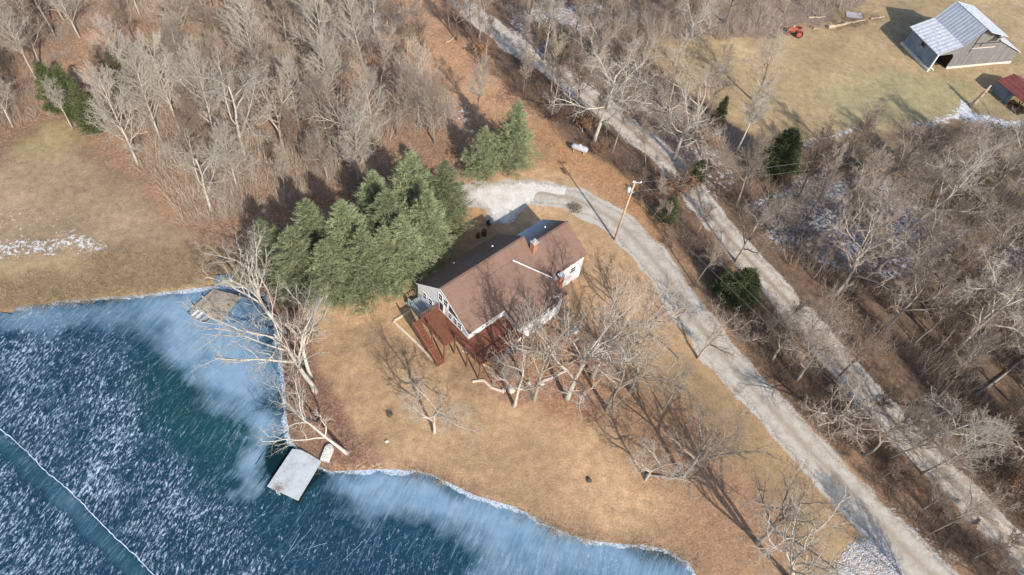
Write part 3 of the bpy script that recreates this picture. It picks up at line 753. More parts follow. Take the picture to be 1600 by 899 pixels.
# gable windows (wall plane s=0, outward -s)
def gw(t, z, w_, h): 
    return window([(t-w_/2, 0, z-h/2), (t+w_/2, 0, z-h/2), (t+w_/2, 0, z+h/2), (t-w_/2, 0, z+h/2)], house)
for t, z in ((1.35, 2.75), (2.45, 2.75)): gw(t, z, .75, 1.15)
for t, z in ((4.35, 5.75), (5.3, 5.6)): gw(t, z, .78, 1.2)
for t in (6.15, 7.05, 7.9): gw(t, 4.0, .72, 1.05)
# gable door onto the deck
b = MB(); b.box(4.15, 5.05, -.06, 0, 3.22, 5.0); do = b.build('door', M['trim'], house)
b = MB(); b.box(4.3, 4.9, -.075, -.062, 3.45, 4.85); b.build('pane', M['glass'], do)
# trapezoid transom
b = MB(); b.add([(5.95, -.02, 5.95), (7.9, -.02, 4.85), (5.95, -.02, 4.85)], [(0, 2, 1)]); b.add([(5.95, -.001, 5.95), (7.9, -.001, 4.85), (5.95, -.001, 4.85)], [(0, 1, 2)]); b.build('transom_window', M['glass'], house)
# front windows (plane t=L_, outward +t)
for s in (2.1, 2.75, 3.2):
    window([(L_, s-.22, 3.55), (L_, s+.22, 3.55), (L_, s+.22, 4.1), (L_, s-.22, 4.1)], house, .05)
for s, zz in ((14.4, 2.2), (17.2, 2.2)):
    window([(L_, s-.5, zz), (L_, s+.5, zz), (L_, s+.5, zz+1.1), (L_, s-.5, zz+1.1)], house, .06)
# wing windows along a3-a2
for k in range(4):
    p = Vector(wp[2]).lerp(Vector(wp[3]), .08+.2*k); q = Vector(wp[2]).lerp(Vector(wp[3]), .24+.2*k)
    window([(p.x+.02, p.y, 2.5), (q.x+.02, q.y, 2.5), (q.x+.02, q.y, 3.6), (p.x+.02, p.y, 3.6)], house, .06)
# chimneys
c1 = HL(833, 392, 6.45)
b = MB(); b.box(c1[0]-.35, c1[0]+.3, c1[1]-.35, c1[1]+.35, 5.8, 8.0); ch = b.build('chimney', M['brick'], house)
b = MB(); b.box(c1[0]-.42, c1[0]+.37, c1[1]-.42, c1[1]+.42, 8.0, 8.12); b.box(c1[0]-.2, c1[0]+.15, c1[1]-.2, c1[1]+.2, 8.12, 8.4); b.build('chimney_cap', M['conc'], ch)
c2 = HL(877, 428, 4.9); 
b = MB(); b.box(c2[0]-.25, c2[0]+.35, c2[1]-.36, c2[1]+.36, 0, 4.7); ch = b.build('chimney', M['brick'], house)
b = MB(); b.box(c2[0]-.3, c2[0]+.4, c2[1]-.41, c2[1]+.41, 4.7, 4.8); b.lathe([(.13, 4.8), (.13, 5.0), (.18, 5.0), (.18, 5.06)], 10, (c2[0], c2[1], 0)); b.build('chimney_cap', M['galv'], ch)
# vents on the rear slope
for (t, s, z) in ((2.56, 9.4, bz(2.56)), (.95, 4.73, bz(.95)), (4.0, 17.0, zlow(4.0))):
    b = MB(); b.lathe([(.07, -.1), (.07, .3), (.12, .32), (.12, .44), (.04, .5)], 10, (t, s, z)); b.build('roof_vent', M['whiteplastic'], house, True)
# deck
DZ = 3.18
deck = empty('deck', (HA[0], HA[1], 0), HANG, 'red stained raised timber deck wrapping the lake end of the house', 'deck')
dp = [(3.9, -.02), (3.9, -2.55), (8.6, -2.75), (8.6, -1.2), (13.1, -1.2), (13.1, 5.3), (9.62, 5.3), (9.62, -.02)]
b = MB(); b.prism([(p[0], p[1]) for p in dp][::-1], 'z', DZ-.16, DZ); b.build('platform', M['deckwood'], deck)
b = MB()
for x, y in dp[1:6]+[(6.2, -2.65), (10.9, -1.2)]+[(13.08, 2.0)]:
    b = MB(); b.box(x-.08, x+.08, y-.08, y+.08, -.1, DZ-.16); b.build('post', M['deckrail'], deck)
def railing(parent, a, c, z0, z1, mat, h=.95, gap=.28, name='railing'):
    r = MB(); A = Vector((a[0], a[1], z0)); B_ = Vector((c[0], c[1], z1)); n = max(2, int((B_-A).length/gap))
    r.bar(A+Vector((0,0,h)), B_+Vector((0,0,h)), .12, .06); r.bar(A+Vector((0,0,.12)), B_+Vector((0,0,.12)), .06, .06)
    for i in range(n+1):
        p = A.lerp(B_, i/n); r.bar(p, p+Vector((0,0,h)), .05 if i % 6 else .11)
    return r.build(name, mat, parent)
railing(deck, (3.95, -.1), (3.95, -2.5), DZ, DZ, M['deckrail'])
railing(deck, (5.3, -2.55), (8.55, -2.7), DZ, DZ, M['deckrail'])
railing(deck, (8.65, -1.25), (13.05, -1.15), DZ, DZ, M['deckrail'])
railing(deck, (13.05, -1.15), (13.05, 5.25), DZ, DZ, M['deckrail'])
b = MB()
for i in range(15):
    t = 4.3+i*.30; z = DZ-.2-i*.21; b.box(t, t+.31, -3.85, -2.85, z-.2, z)
b.bar((4.2, -3.85, DZ-.25), (8.8, -3.85, .0), .06, .26); b.bar((4.2, -2.85, DZ-.25), (8.8, -2.85, .0), .06, .26)
b.box(3.9, 4.35, -3.9, -2.6, DZ-.14, DZ-.01)
b.build('stairs', M['deckwood'], deck)
railing(deck, (4.2, -3.9), (8.7, -3.9), DZ-.1, 0, M['deckrail'], name='stair_railing')
land = empty('side_landing', (HA[0], HA[1], 0), HANG, 'low grey side landing with railing under the gable windows', 'landing')
b = MB(); b.box(-.1, 3.7, -1.5, -.03, .75, .87); b.box(-.6, -.1, -1.5, -.03, .4, .5)
for x in (0, 1.8, 3.6): b.box(x, x+.09, -1.5, -1.41, 0, .75)
b.build('platform', M['greyrail'], land); railing(land, (-.05, -1.45), (3.65, -1.45), .87, .87, M['greyrail'], 1.0, .2)

# ------------------------------------------------------------------ barn
def frame_obj(name, o_px, a_px, label, cat, group=None):
    o = np.array(G(*o_px)); a = np.array(G(*a_px)); an = math.atan2(a[1]-o[1], a[0]-o[0])
    return empty(name, (o[0], o[1], hground(*o)), an, label, cat, group), o, an
barn, bo, ba = frame_obj('barn', (1449,111), (1580,99), 'big grey board barn with pale metal roof at the upper right of the pasture', 'barn')
barn.location.z = 0
BD = 8.4; BW = 19.2
prof = [(0, 3.7), (4.2, 5.15), (6.9, 8.2), (11.7, 7.0), (12.5, 5.55), (19.0, 2.75)]
def bz_(x):
    for (x0, z0), (x1, z1) in zip(prof, prof[1:]):
        if x0 <= x <= x1: return z0+(z1-z0)*(x-x0)/(x1-x0)
b = MB()   # front wall with an opening at the left
zf = .55
b.prism([(3.95, zf), (19.0, zf), (19.0, 2.6), (12.5, 5.4), (11.7, 6.85), (6.9, 8.05), (4.2, 5.0), (3.95, 4.9)], 'y', 0, .12)
b.prism([(0, 2.9), (0.6, 3.2), (3.3, 3.35), (3.95, 2.6), (3.95, 4.9), (0, 3.55)], 'y', 0, .12)
b.prism([(0, zf), (19.0, zf), (19.0, 2.6), (12.5, 5.4), (11.7, 6.85), (6.9, 8.05), (4.2, 5.0), (0, 3.55)], 'y', BD-.12, BD)
b.build('board_wall', M['barnwood'], barn)
b = MB(); b.box(.02, .14, .1, BD-.1, .5, 3.6); sw = b.build('side_wall', M['tin_blue'], barn); sw['label'] = 'blue grey sheet side wall with rust'
b = MB(); b.box(-.012, .016, 3.6, 4.6, 2.5, 3.2); b.build('window', M['dark_inside'], sw)  # dark plate over the sheet wall, coloured like the unlit inside
b = MB(); b.box(18.86, 18.98, .1, BD-.1, .5, 2.65); b.build('side_wall', M['barnwood'], barn)
b = MB(); b.box(-.35, .0, -.2, BD+.1, 0, .5); b.box(4.0, 19.1, -.12, .14, 0, .54); b.box(0, 19.0, BD-.15, BD+.05, 0, .52); b.box(18.85, 19.15, .14, BD-.15, 0, .52)
b.build('footing', M['limewall'], barn)
b = MB(); b.bar((.05, -.02, 0), (.05, -.02, 3.6), .22); b.bar((.05, -.03, .9), (1.3, -.03, .06), .14); b.build('corner_board', M['trim'], barn)
b = MB(); b.box(.3, 18.7, .3, .34, .01, .03); b.box(4.3, 4.4, .14, BD-.14, .5, 4.8); b.box(.3, 4.2, .3, BD-.3, .01, .05); b.build('interior', M['dark_inside'], barn)
def roofp(x0, z0, x1, z1, y0, y1, mat, label=None, th=.08):
    r = MB(); r.slab([(x0, y0, z0), (x1, y0, z1), (x1, y1, z1), (x0, y1, z0)], th); o = r.build('roof', mat, barn)
    if label: o['label'] = label
roofp(-.35, 3.62, 4.25, 5.22, -.3, BD+.3, M['tin_old'], 'patchy low lean-to roof')
roofp(4.2, 5.25, 6.95, 8.32, -.3, BD+.3, M['tin'], 'steep corrugated roof slope')
roofp(6.95, 8.42, 11.9, 7.12, -1.3, BD+.3, M['tin_old'], 'upper roof slope jutting out over the hay door')
roofp(12.1, 5.75, 19.35, 2.65, -.35, BD+.3, M['tin_old'], 'low right hand lean-to roof')
b = MB(); b.box(11.75, 11.85, .1, BD-.1, 5.3, 7.0); b.build('clerestory_wall', M['barnwood'], barn)
# hay door, doors, battens
b = MB(); b.prism([(9.6, 5.5), (11.5, 5.5), (11.5, 6.9), (10.6, 7.1)], 'y', -.015, .01); b.build('hay_door_shade_plate', M['dark_inside'], barn)  # dark plate on the solid wall; inner shade put into its colour
b = MB(); b.bar((9.5, -.05, 5.45), (11.6, -.05, 7.0), .1, .12); b.bar((6.8, -.05, 3.4), (6.8, -.05, 7.6), .14, .08); b.bar((6.7, -.05, 5.2), (12.4, -.05, 5.2), .08, .14); b.bar((8.4, -.05, 4.6), (8.4, -.05, 5.4), .1); b.build('batten', M['dark_inside'], barn)
b = MB(); b.box(6.9, 9.4, -.07, -.01, .8, 4.2); dd = b.build('door', M['barnwood'], barn); b = MB(); b.bar((6.7, -.12, 4.3), (12.0, -.12, 4.3), .08, .12); b.build('door_rail', M['timber'], dd)
# hay hood braces
for x, z in ((9.0, 7.7), (11.2, 7.1)):
    b = MB(); b.bar((x, -1.2, z), (x, 0, z-1.0), .1); b.build('brace', M['barnwood'], barn)

# red roofed shed
sh, so_, sa = frame_obj('shed', (1586,176), (1549,144), 'small open shed with rusty red metal roof and grey side panel', 'shed')
# local x runs along the open west side (near -> far); local -y points to the right side of the photo
LEN = float(np.hypot(*(np.array(G(1549,144))-so_)))
b = MB(); b.box(LEN-3.5, LEN, -.08, 0, .1, 2.25); b.build('side_wall', M['tin_blue'], sh)
b = MB(); b.box(LEN-.06, LEN, -5.4, -.08, .05, 2.3); b.box(0, LEN, -5.45, -5.4, .0, 2.2); b.build('back_wall', M['barnwood'], sh)
for x in (0.1, LEN/2, LEN-3.6):
    b = MB(); b.box(x, x+.14, -.14, 0, 0, 2.3); b.build('post', M['barnwood'], sh)
b = MB(); b.slab([(-.2, .35, 2.42), (LEN+.3, .35, 2.42), (LEN+.3, -2.9, 3.35), (-.2, -2.9, 3.35)][::-1], .06); b.slab([(-.2, -2.9, 3.35), (LEN+.3, -2.9, 3.35), (LEN+.3, -5.7, 2.3), (-.2, -5.7, 2.3)][::-1], .06)
b.build('roof', M['tin_red'], sh)
b = MB(); b.slab([(-1.9, .2, .9), (-.3, .2, 2.3), (-.3, -3.2, 2.3), (-1.9, -3.2, .9)][::-1], .05); b.build('lean_panel', simple('pale_green_sheet', (.48, .53, .48), .2, 2, .7), sh)
b = MB()
for k in range(9):
    x = rng.uniform(.4, LEN-4); y = rng.uniform(-2.5, -.6); a = rng.random()*3; b.bar((x, y, rng.uniform(.1, .8)), (x+1.3*math.cos(a), y+1.3*math.sin(a), rng.uniform(.1, .6)), .12)
b.build('stored_timber', M['rust'], sh)

# ------------------------------------------------------------------ tractor
def tractor():
    p = G(1245, 56); r = empty('tractor', (p[0], p[1], hground(*p)), R_(176), 'old orange tractor with red wheels parked at the pasture edge', 'tractor')
    b = MB(); b.prism([(.3, .75), (1.9, .8), (2.0, 1.0), (1.95, 1.35), (.9, 1.42), (.3, 1.3)], 'y', -.28, .28); b.build('bonnet', M['orange_paint'], r)
    b = MB(); b.box(-.5, 2.0, -.16, .16, .5, .78); b.box(-.6, .35, -.3, .3, .6, .95); b.bar((1.8, -.6, .38), (1.8, .6, .38), .12); b.bar((-.1, -.65, .68), (-.1, .65, .68), .16); b.build('chassis', M['rust'], r)
    b = MB(); b.bar((1.2, .05, 1.4), (1.2, .05, 2.0), .08); b.build('exhaust', M['timber'], r)
    b = MB(); b.box(-.35, .1, -.25, .25, .98, 1.08); b.box(-.42, -.34, -.25, .25, 1.08, 1.4); b.build('seat', M['whiteplastic'], r)
    b = MB(); b.bar((.3, 0, 1.25), (.02, 0, 1.55), .04); b.lathe([(.19, 0), (.22, .015), (.19, .03)], 14, (.0, 0, 1.55)); b.build('steering_wheel', M['rubber'], r)
    for sx, y, rr, wd in ((-.1, .6, .72, .32), (-.1, -.92, .72, .32), (1.8, .55, .38, .18), (1.8, -.73, .38, .18)):
        w_ = MB(); w_.lathe([(rr*.62, 0), (rr*.93, .02), (rr, .06), (rr, wd-.06), (rr*.93, wd-.02), (rr*.62, wd)], 22, (sx, y, rr), 'y'); wo = w_.build('wheel', M['rubber'], r)
        q = MB(); q.lathe([(rr*.64, -.012), (rr*.55, -.02), (rr*.5, .05), (rr*.2, .04), (rr*.2, wd-.04), (rr*.5, wd-.05), (rr*.55, wd+.02), (rr*.64, wd+.012)], 22, (sx, y, rr), 'y'); q.build('rim', M['rim'], wo)
    for y in (.6, -.92):
        b = MB(); pts = [( -.1+.82*math.cos(a), .72+.82*math.sin(a)) for a in np.linspace(.5, 2.6, 8)]
        b.prism(pts+[(p_[0]*1.0, p_[1]-.05) for p_ in pts[::-1]], 'y', y, y+.32); b.build('mudguard', M['orange_paint'], r)
tractor()

# ------------------------------------------------------------------ propane tank
def tank():
    a = np.array(G(892, 233)); c = np.array(G(917, 241)); m_ = (a+c)/2; an = math.atan2(c[1]-a[1], c[0]-a[0])
    r = empty('propane_tank', (m_[0], m_[1], 0), an, 'white horizontal propane tank on short legs at the leafy edge behind the drive', 'propane tank')
    b = MB(); b.lathe([(.02, -1.35), (.22, -1.3), (.38, -1.18), (.46, -1.0), (.46, 1.0), (.38, 1.18), (.22, 1.3), (.02, 1.35)], 22, (0, 0, .72), 'x'); b.build('tank_shell', M['tank'], r, True)
    b = MB(); b.lathe([(.17, 1.15), (.17, 1.3), (.12, 1.36), (.02, 1.38)], 14, (0, 0, 0)); b.build('valve_dome', M['whiteplastic'], r, True)
    for x in (-.8, .8):
        b = MB(); b.prism([(-.36, 0), (.36, 0), (.3, .42), (-.3, .42)], 'x', x-.05, x+.05); b.build('leg', M['conc'], r)
tank()

# ------------------------------------------------------------------ utility poles and wires
def upole(px, py, top, lean, label, rz, transformer=True):
    p = G(px, py); r = empty('utility_pole', (p[0], p[1], hground(*p)), rz, label, 'utility pole')
    r.rotation_euler = (lean[0], lean[1], rz)
    b = MB(); b.tube([(0, 0, -.2), (0, 0, top)], [.16, .10], 12); b.build('shaft', M['pole'], r, True)
    if transformer:
        b = MB(); b.bar((-.3, 0, top-.25), (.8, 0, top-.25), .1, .09); b.build('crossarm', M['galv'], r)
        for x in (-.2, .75):
            b = MB(); b.lathe([(.04, 0), (.09, .04), (.05, .1), (.08, .14), (.03, .22)], 8, (x, 0, top-.2)); b.build('insulator', M['whiteplastic'], r)
        b = MB(); b.lathe([(.2, 0), (.25, .05), (.25, .75), (.2, .82), (.06, .86)], 14, (-.45, 0, top-2.0)); b.bar((-.25, 0, top-1.6), (0, 0, top-1.6), .08); b.build('transformer', M['galv'], r, True)
        b = MB(); b.bar((-.1, -.3, top-1.9), (.45, .1, top-1.9), .07); b.build('bracket', M['galv'], r)
    return Vector((p[0], p[1], 0))
PT = 11.3
pb = upole(960, 375, PT, (0, R_(1.0)), 'tan wooden utility pole with transformer beside the driveway loop', R_(10))
upole(628, 31, 11, (0, 0), 'pale pole on the leafy ridge at the top edge of the photo', 0, False)
def wire(a, c, sag, label):
    a = Vector(a); c = Vector(c); pts = []
    for i in range(25):
        t = i/24; p = a.lerp(c, t); p.z -= sag*4*t*(1-t); pts.append(p)
    b = MB(); b.tube(pts, .013, 4); o = b.build('power_line', M['wire']); tag(o, label, 'wire', 'power lines on the utility pole')
tp = pb+Vector((.2, 0, PT)); far1 = Vector((*G(1720, 235), 10.5)); far2 = Vector((*G(1500, 900), 10.5))
wire(tp+Vector((1, .1, 0)), far1, 1.6, 'upper power line running right from the pole over the road woods')
wire(tp+Vector((.2, 0, -1.8)), far1+Vector((0, 0, -1.6)), 1.6, 'lower power line running right from the pole over the road woods')
wire(tp+Vector((1, 0, 0)), far2, 1.4, 'upper power line running down between driveway and road')
wire(tp+Vector((.2, 0, -1.8)), far2+Vector((.6, 0, -1.0)), 1.4, 'lower power line running down between driveway and road')

# ------------------------------------------------------------------ docks and boats
def quad_local(pxs, z):
    P = [np.array(G(x, y, z)) for x, y in pxs]; c = sum(P)/len(P); return c, [(p[0]-c[0], p[1]-c[1]) for p in P]
DKZ = .18
c, q = quad_local([(456.7, 701.5), (470, 703), (484, 710), (502, 721.5), (465.4, 782), (417.4, 760)], DKZ)
dk = empty('dock', (c[0], c[1], PZ), 0, 'square pale grey dock deck standing in open dark water at the lawn point', 'dock')
b = MB(); b.prism(q, 'z', DKZ-PZ-.12, DKZ-PZ); b.build('deck_top', M['dock'], dk)
b = MB(); b.prism([(x*.97, y*.97) for x, y in q], 'z', DKZ-PZ-.3, DKZ-PZ-.123)
for x, y in (q[0], q[3], q[4], q[5]): b.box(x*.93-.09, x*.93+.09, y*.93-.09, y*.93+.09, -.9, DKZ-PZ-.3)
b.build('frame', M['dockwood'], dk)
b = MB()
bx_, by_ = (q[5][0]*.7+q[4][0]*.3, q[5][1]*.7+q[4][1]*.3)
b.bar((bx_, by_, DKZ-PZ), (bx_+.1, by_-.25, -.3), .06); b.bar((bx_+.35, by_-.12, DKZ-PZ), (bx_+.45, by_-.4, -.3), .06)
for k in range(3): b.bar((bx_+.03+k*.03, by_-.08*k-.05, .3-.2*k), (bx_+.38+k*.03, by_-.08*k-.2, .3-.2*k), .05)
b.build('ladder', M['galv'], dk)
# bits of dead reed on the dock corner
b = MB()
for k in range(60):
    x = bx_+rng.gauss(0, .25)+.1; y = by_+rng.gauss(.25, .2); a = rng.random()*6.28; b.bar((x, y, .45), (x+.3*math.cos(a), y+.3*math.sin(a), rng.uniform(.42, .6)), .014)
o = b.build('reed_scraps', M['twig_grey']); o.location = dk.location; tag(o, 'scraps of dead reed lying on the outer corner of the pale dock', 'reeds', kind='stuff')

def jonboat(name, pa, pb_, width, z, label, hull, upside=False, parts=True):
    a = np.array(G(*pa, z)); c = np.array(G(*pb_, z)); mid = (a+c)/2; L = float(np.hypot(*(c-a))); an = math.atan2(c[1]-a[1], c[0]-a[0])
    r = empty(name, (mid[0], mid[1], z), an, label, 'boat')
    b = MB(); n = 13; W = width/2; H = .42; outer = []; 
    for i in range(n):
        t = i/(n-1); x = -L/2+L*t; wv = W*(1-.55*max(0, (t-.72)/.28)**2.2); rise = .3*max(0, (t-.75)/.25)**1.6*H
        outer.append([(x, -wv, H), (x, -wv*.8, rise), (x, wv*.8, rise), (x, wv, H), (x, wv-.05, H), (x, wv*.8-.06, rise+.05), (x, -wv*.8+.06, rise+.05), (x, -wv+.05, H)])
    vs_ = [p for ring in outer for p in ring]
    if upside: vs_ = [(x, y, H-z_) for x, y, z_ in vs_]
    fs = [(i*8+j, i*8+(j+1) % 8, (i+1)*8+(j+1) % 8, (i+1)*8+j) for i in range(n-1) for j in range(8)]
    fs += [(0,1,2,3),(7,6,5,4) if False else (4,5,6,7)]
    k = (n-1)*8; fs += [(k+3,k+2,k+1,k), (k+7,k+6,k+5,k+4)]
    fs += [(0,3,4,7)] if False else []
    # transom and bow plates close the ends
    b.add(vs_, fs)
    b.add([(-L/2, -W, 0 if upside else H), (-L/2, -W*.8, H if upside else 0), (-L/2, W*.8, H if upside else 0), (-L/2, W, 0 if upside else H)], [(0,1,2,3)])
    hb = b.build('hull', hull, r)
    if not upside and parts:
        for t in (.22, .45, .72):
            b = MB(); x = -L/2+L*t; wv = W*.86; b.box(x-.14, x+.14, -wv, wv, .26, .31); b.build('bench', M['whiteplastic'] if t < .6 else M['alu'], r)
    if upside and parts:
        for y in (-.2, .0, .2):
            b = MB(); b.bar((-L/2+.15, y, H+.02), (L/2-L*.26, y, H+.02), .04, .05); b.build('keel_strip', hull, r)
    return r
jonboat('boat', (301, 487), (326, 504), 1.35, PZ+.02, 'small open metal boat with white benches frozen in beside the old dock', M['alu'])
jonboat('boat', (506.5, 722.5), (517, 696), 1.05, -.04, 'flaking pale boat lying upside down on the bank beside the dock', M['boatgrey'], True)
jonboat('boat', (338, 438.5), (368, 436), 1.1, -.02, 'dull blue boat lying upside down at the head of the old dock', M['bluetarp'], True)
c, q = quad_local([(333, 452), (301, 480), (342, 503), (376, 462)], .1)
od = empty('old_dock', (c[0], c[1], PZ), 0, 'old brown board dock frozen into the ice under the leaning pale tree', 'dock')
b = MB()
q0, q1, q2, q3 = [np.array(p) for p in q]
N_ = 26
for i in range(N_):
    t0 = i/N_+.004; t1 = (i+1)/N_-.004
    A1, A2 = q0+(q1-q0)*t0, q0+(q1-q0)*t1; B1, B2 = q3+(q2-q3)*t0, q3+(q2-q3)*t1
    b.add([(*A1, .34), (*A2, .34), (*B2, .34), (*B1, .34), (*A1, .28), (*A2, .28), (*B2, .28), (*B1, .28)], [(0,1,2,3),(7,6,5,4),(0,4,5,1),(1,5,6,2),(2,6,7,3),(3,7,4,0)])
b.build('boards', M['dockwood'], od)
b = MB()
for A_, B_ in ((q0, q1), (q3, q2)):
    b = MB(); b.bar((*A_, .2), (*B_, .2), .12, .15); b.build('beam', M['dockwood'], od)
for p in (q0, q1, q2, q3, (q0+q1)/2, (q3+q2)/2):
    b = MB(); b.bar((*(p*.98), -.6), (*(p*.98), .75), .13); b.build('post', M['dockwood'], od)

# ------------------------------------------------------------------ yard things
def rock(name, px, py, r, mat, label, cat='stone', group=None, zz=0.0):
    p = G(px, py); b = MB(); n = 9
    rr = [r*rng.uniform(.8, 1.2) for _ in range(n)]
    for k, (s_, h) in enumerate(((1, -.1), (1.05, .25), (.85, .6), (.35, .85))):
        for j in range(n):
            a = 2*math.pi*j/n; b.v.append((rr[j]*s_*math.cos(a), rr[j]*s_*math.sin(a), r*h*rng.uniform(.85, 1.1)))
    for k in range(3):
        for j in range(n): b.f.append((k*n+j, k*n+(j+1) % n, (k+1)*n+(j+1) % n, (k+1)*n+j))
    b.f.append(tuple(3*n+j for j in range(n)))
    o = b.build(name, mat); o.location = (p[0], p[1], hground(*p)+zz); tag(o, label, cat, group); return o
rock('stump', 920, 751, .33, M['darkstone'], 'dark low stump alone on the lawn above the pond bend', 'stump')
rock('rock', 604, 690, .22, M['stone'], 'small stone on the lawn near the left shore')
sr = [(799, 610, .5), (813, 606, .38), (826, 600, .32), (786, 611, .3), (846, 600, .3)]
for k, (x, y, r) in enumerate(sr):
    rock('landscape_stone', x, y, r, M['stone'], ['largest pale stone in the curved bed edging before the deck', 'pale stone just right of the largest stone in the bed edging', 'small pale stone midway along the curved bed edging', 'leftmost small stone beside the curved timber edging', 'last small stone at the right end of the bed edging'][k], 'stone', 'stones edging the planting bed')
def edging(pts, label, w_=.22, h=.16):
    P = [G(x, y) for x, y in pts]; b = MB()
    for a, c in zip(P, P[1:]): b.bar((a[0], a[1], h/2), (c[0], c[1], h/2), w_, h)
    tag(b.build('landscape_edging', M['timber']), label, 'edging', 'pale edging round the house beds')
edging([(641, 486), (616, 502)], 'short pale timber edging running from the house corner to the lawn')
edging([(615, 503), (647, 533), (678, 565)], 'long pale timber edging left of the red deck stairs')
edging([(738, 597), (755, 595), (767, 606), (784, 612)], 'curved pale timber edging below the front shrubs')
edging([(838, 600), (860, 592), (884, 580)], 'pale fallen timber leading right from the bed stones')
edging([(712, 358), (722, 352), (741, 354)], 'bent pale edging behind the house near the pines')
edging([(722, 548), (768, 578)], 'thin pale edging across the front of the deck', .14, .1)
# barrels and grill behind the house
def barrel(px, py, r, h, mat, label, nm='barrel', cat='barrel'):
    p = G(px, py); o = empty(nm, (p[0], p[1], hground(*p)), 0, label, cat)
    b = MB(); b.lathe([(r*.97, 0), (r, .03), (r, h*.33), (r*1.04, h*.345), (r, h*.36), (r, h*.66), (r*1.04, h*.675), (r, h*.69), (r, h), (r*.9, h)], 16); b.build('drum', mat, o)
    b = MB(); b.lathe([(r*.88, h-.05), (r*.88, h-.03)], 16); b.build('lid', M['rubber'], o)
barrel(756.5, 368, .34, 1.0, M['rust'], 'rusty upright steel barrel in the house shadow behind the house')
barrel(747, 371, .28, .7, M['rust'], 'shorter rusty drum left of the tall rusty barrel')
# garden post with a birdhouse
p = G(905.5, 512); gp = empty('birdhouse_post', (p[0], p[1], 0), 0, 'pale garden post with small box on top beside the front wing', 'post')
b = MB(); b.box(-.07, .07, -.07, .07, 0, 2.6); b.build('post', M['timber'], gp); b = MB(); b.box(-.18, .18, -.15, .15, 2.6, 2.95); b.prism([(-.24, 2.95), (.24, 2.95), (0, 3.15)], 'y', -.2, .2); b.build('bird_box', M['timber'], gp)
barrel(898, 519, .33, .8, simple('blue_grey_plastic', (.35, .42, .48), .15, 4, .6), 'blue grey plastic tub in the front yard near the garden post', 'garden_tub', 'tub')
p = G(745, 353); wb = empty('lawn_chair', (p[0]+1.6, p[1]+.3, 0), .7, 'dark lawn chair in the shade behind the house roof', 'chair')
b = MB(); b.box(-.25, .25, -.25, .25, .38, .43); b.build('seat', M['rubber'], wb); b = MB(); b.box(-.25, .25, .22, .27, .43, .95); b.build('backrest', M['rubber'], wb)
for sx in (-.22, .22):
    for sy in (-.22, .22): b = MB(); b.box(sx-.02, sx+.02, sy-.02, sy+.02, 0, .38); b.build('leg', M['rubber'], wb)
# sheet metal beside the barn
p = G(1334, 24); b = MB(); b.slab([(-1.6, -1, .12), (1.6, -.9, .1), (1.7, 1, .25), (-1.5, .9, .2)], .05); o = b.build('metal_sheet', M['tin']); o.location = (p[0], p[1], hground(*p)+.05); tag(o, 'loose pale metal sheet lying in the brush left of the barn', 'metal sheet')
def log(a, c, r, label, mat='log', cat='log', n=7, zz=.0, grp=None):
    A = G(*a); C = G(*c); b = MB(); pts = []
    for i in range(n):
        t = i/(n-1); x = A[0]+(C[0]-A[0])*t; y = A[1]+(C[1]-A[1])*t
        pts.append((x+rng.uniform(-.12, .12), y+rng.uniform(-.12, .12), hground(x, y)+r*.8+zz))
    b.tube(pts, [r*(1-.45*i/(n-1)) for i in range(n)], 8); k = rng.randint(1, 3)
    for _ in range(k):
        i = rng.randint(1, n-2); P = Vector(pts[i]); b.tube([P, P+Vector((rng.uniform(-1, 1), rng.uniform(-1, 1), .4))*1.0], [r*.4, r*.12], 5)
    tag(b.build('fallen_log', M[mat]), label, cat, grp or 'fallen logs')
log((1293, 44), (1322, 39), .38, 'thick bleached log on the ground right of the orange tractor')
log((1322, 38), (1352, 32), .25, 'bleached log end lying against the debris left of the barn shadow')
log((1360, 30), (1381, 27), .2, 'short bleached log nearest the barn at the brush edge')
log((1262, 30), (1290, 26), .16, 'thin pale log in the brush above the tractor')
log((1270, 47), (1282, 46), .14, 'stubby log piece just right of the tractor')
log((1458, 687), (1470, 698), .2, 'short orange log at the far side of the gravel road')
log((1578, 717), (1600, 713), .22, 'yellowish split log at the right edge of the photo')
log((1322, 452), (1338, 434), .24, 'orange broken log in the snowy woods clearing')
log((697, 68), (708, 60), .18, 'short pale log on the orange leaf ridge')
log((633, 39), (648, 44), .16, 'pale log below the pole at the top of the ridge')
log((1524, 824), (1532, 812), .2, 'split log upright pile at the road edge in the lower right')
log((1255, 560), (1262, 548), .14, 'thin fallen branch at the near edge of the road')
log((1175, 470), (1230, 560), .13, 'long thin fallen trunk between the driveway and the road', 'bark_grey')
log((1010, 745), (1062, 748), .18, 'fallen grey limb lying between the two lawn trees near the shore', 'bark_grey')
log((1440, 490), (1500, 420), .2, 'grey fallen trunk across the right woods floor', 'bark_grey')
log((1520, 620), (1600, 560), .2, 'long grey fallen trunk near the right edge of the photo', 'bark_grey')
# broken stump near the shed
p = G(1518, 166); sb = empty('broken_tree', (p[0], p[1], 0), 0, 'broken orange-brown tree trunk leaning beside the small red roofed shed', 'tree')
b = MB(); b.tube([(0, 0, -.1), (.2, .1, 1.4), (.5, .2, 3.0), (.7, .3, 4.4)], [.42, .34, .28, .14], 9); b.build('trunk', M['log'], sb, True)
b = MB()
for k in range(7): a = rng.random()*6.28; z = rng.uniform(1.2, 3.8); b.tube([(.13*z, .07*z, z), (.13*z+math.cos(a)*.7, .07*z+math.sin(a)*.7, z+rng.uniform(.2, .9))], [.1, .02], 5)
b.build('snag', M['log'], sb)

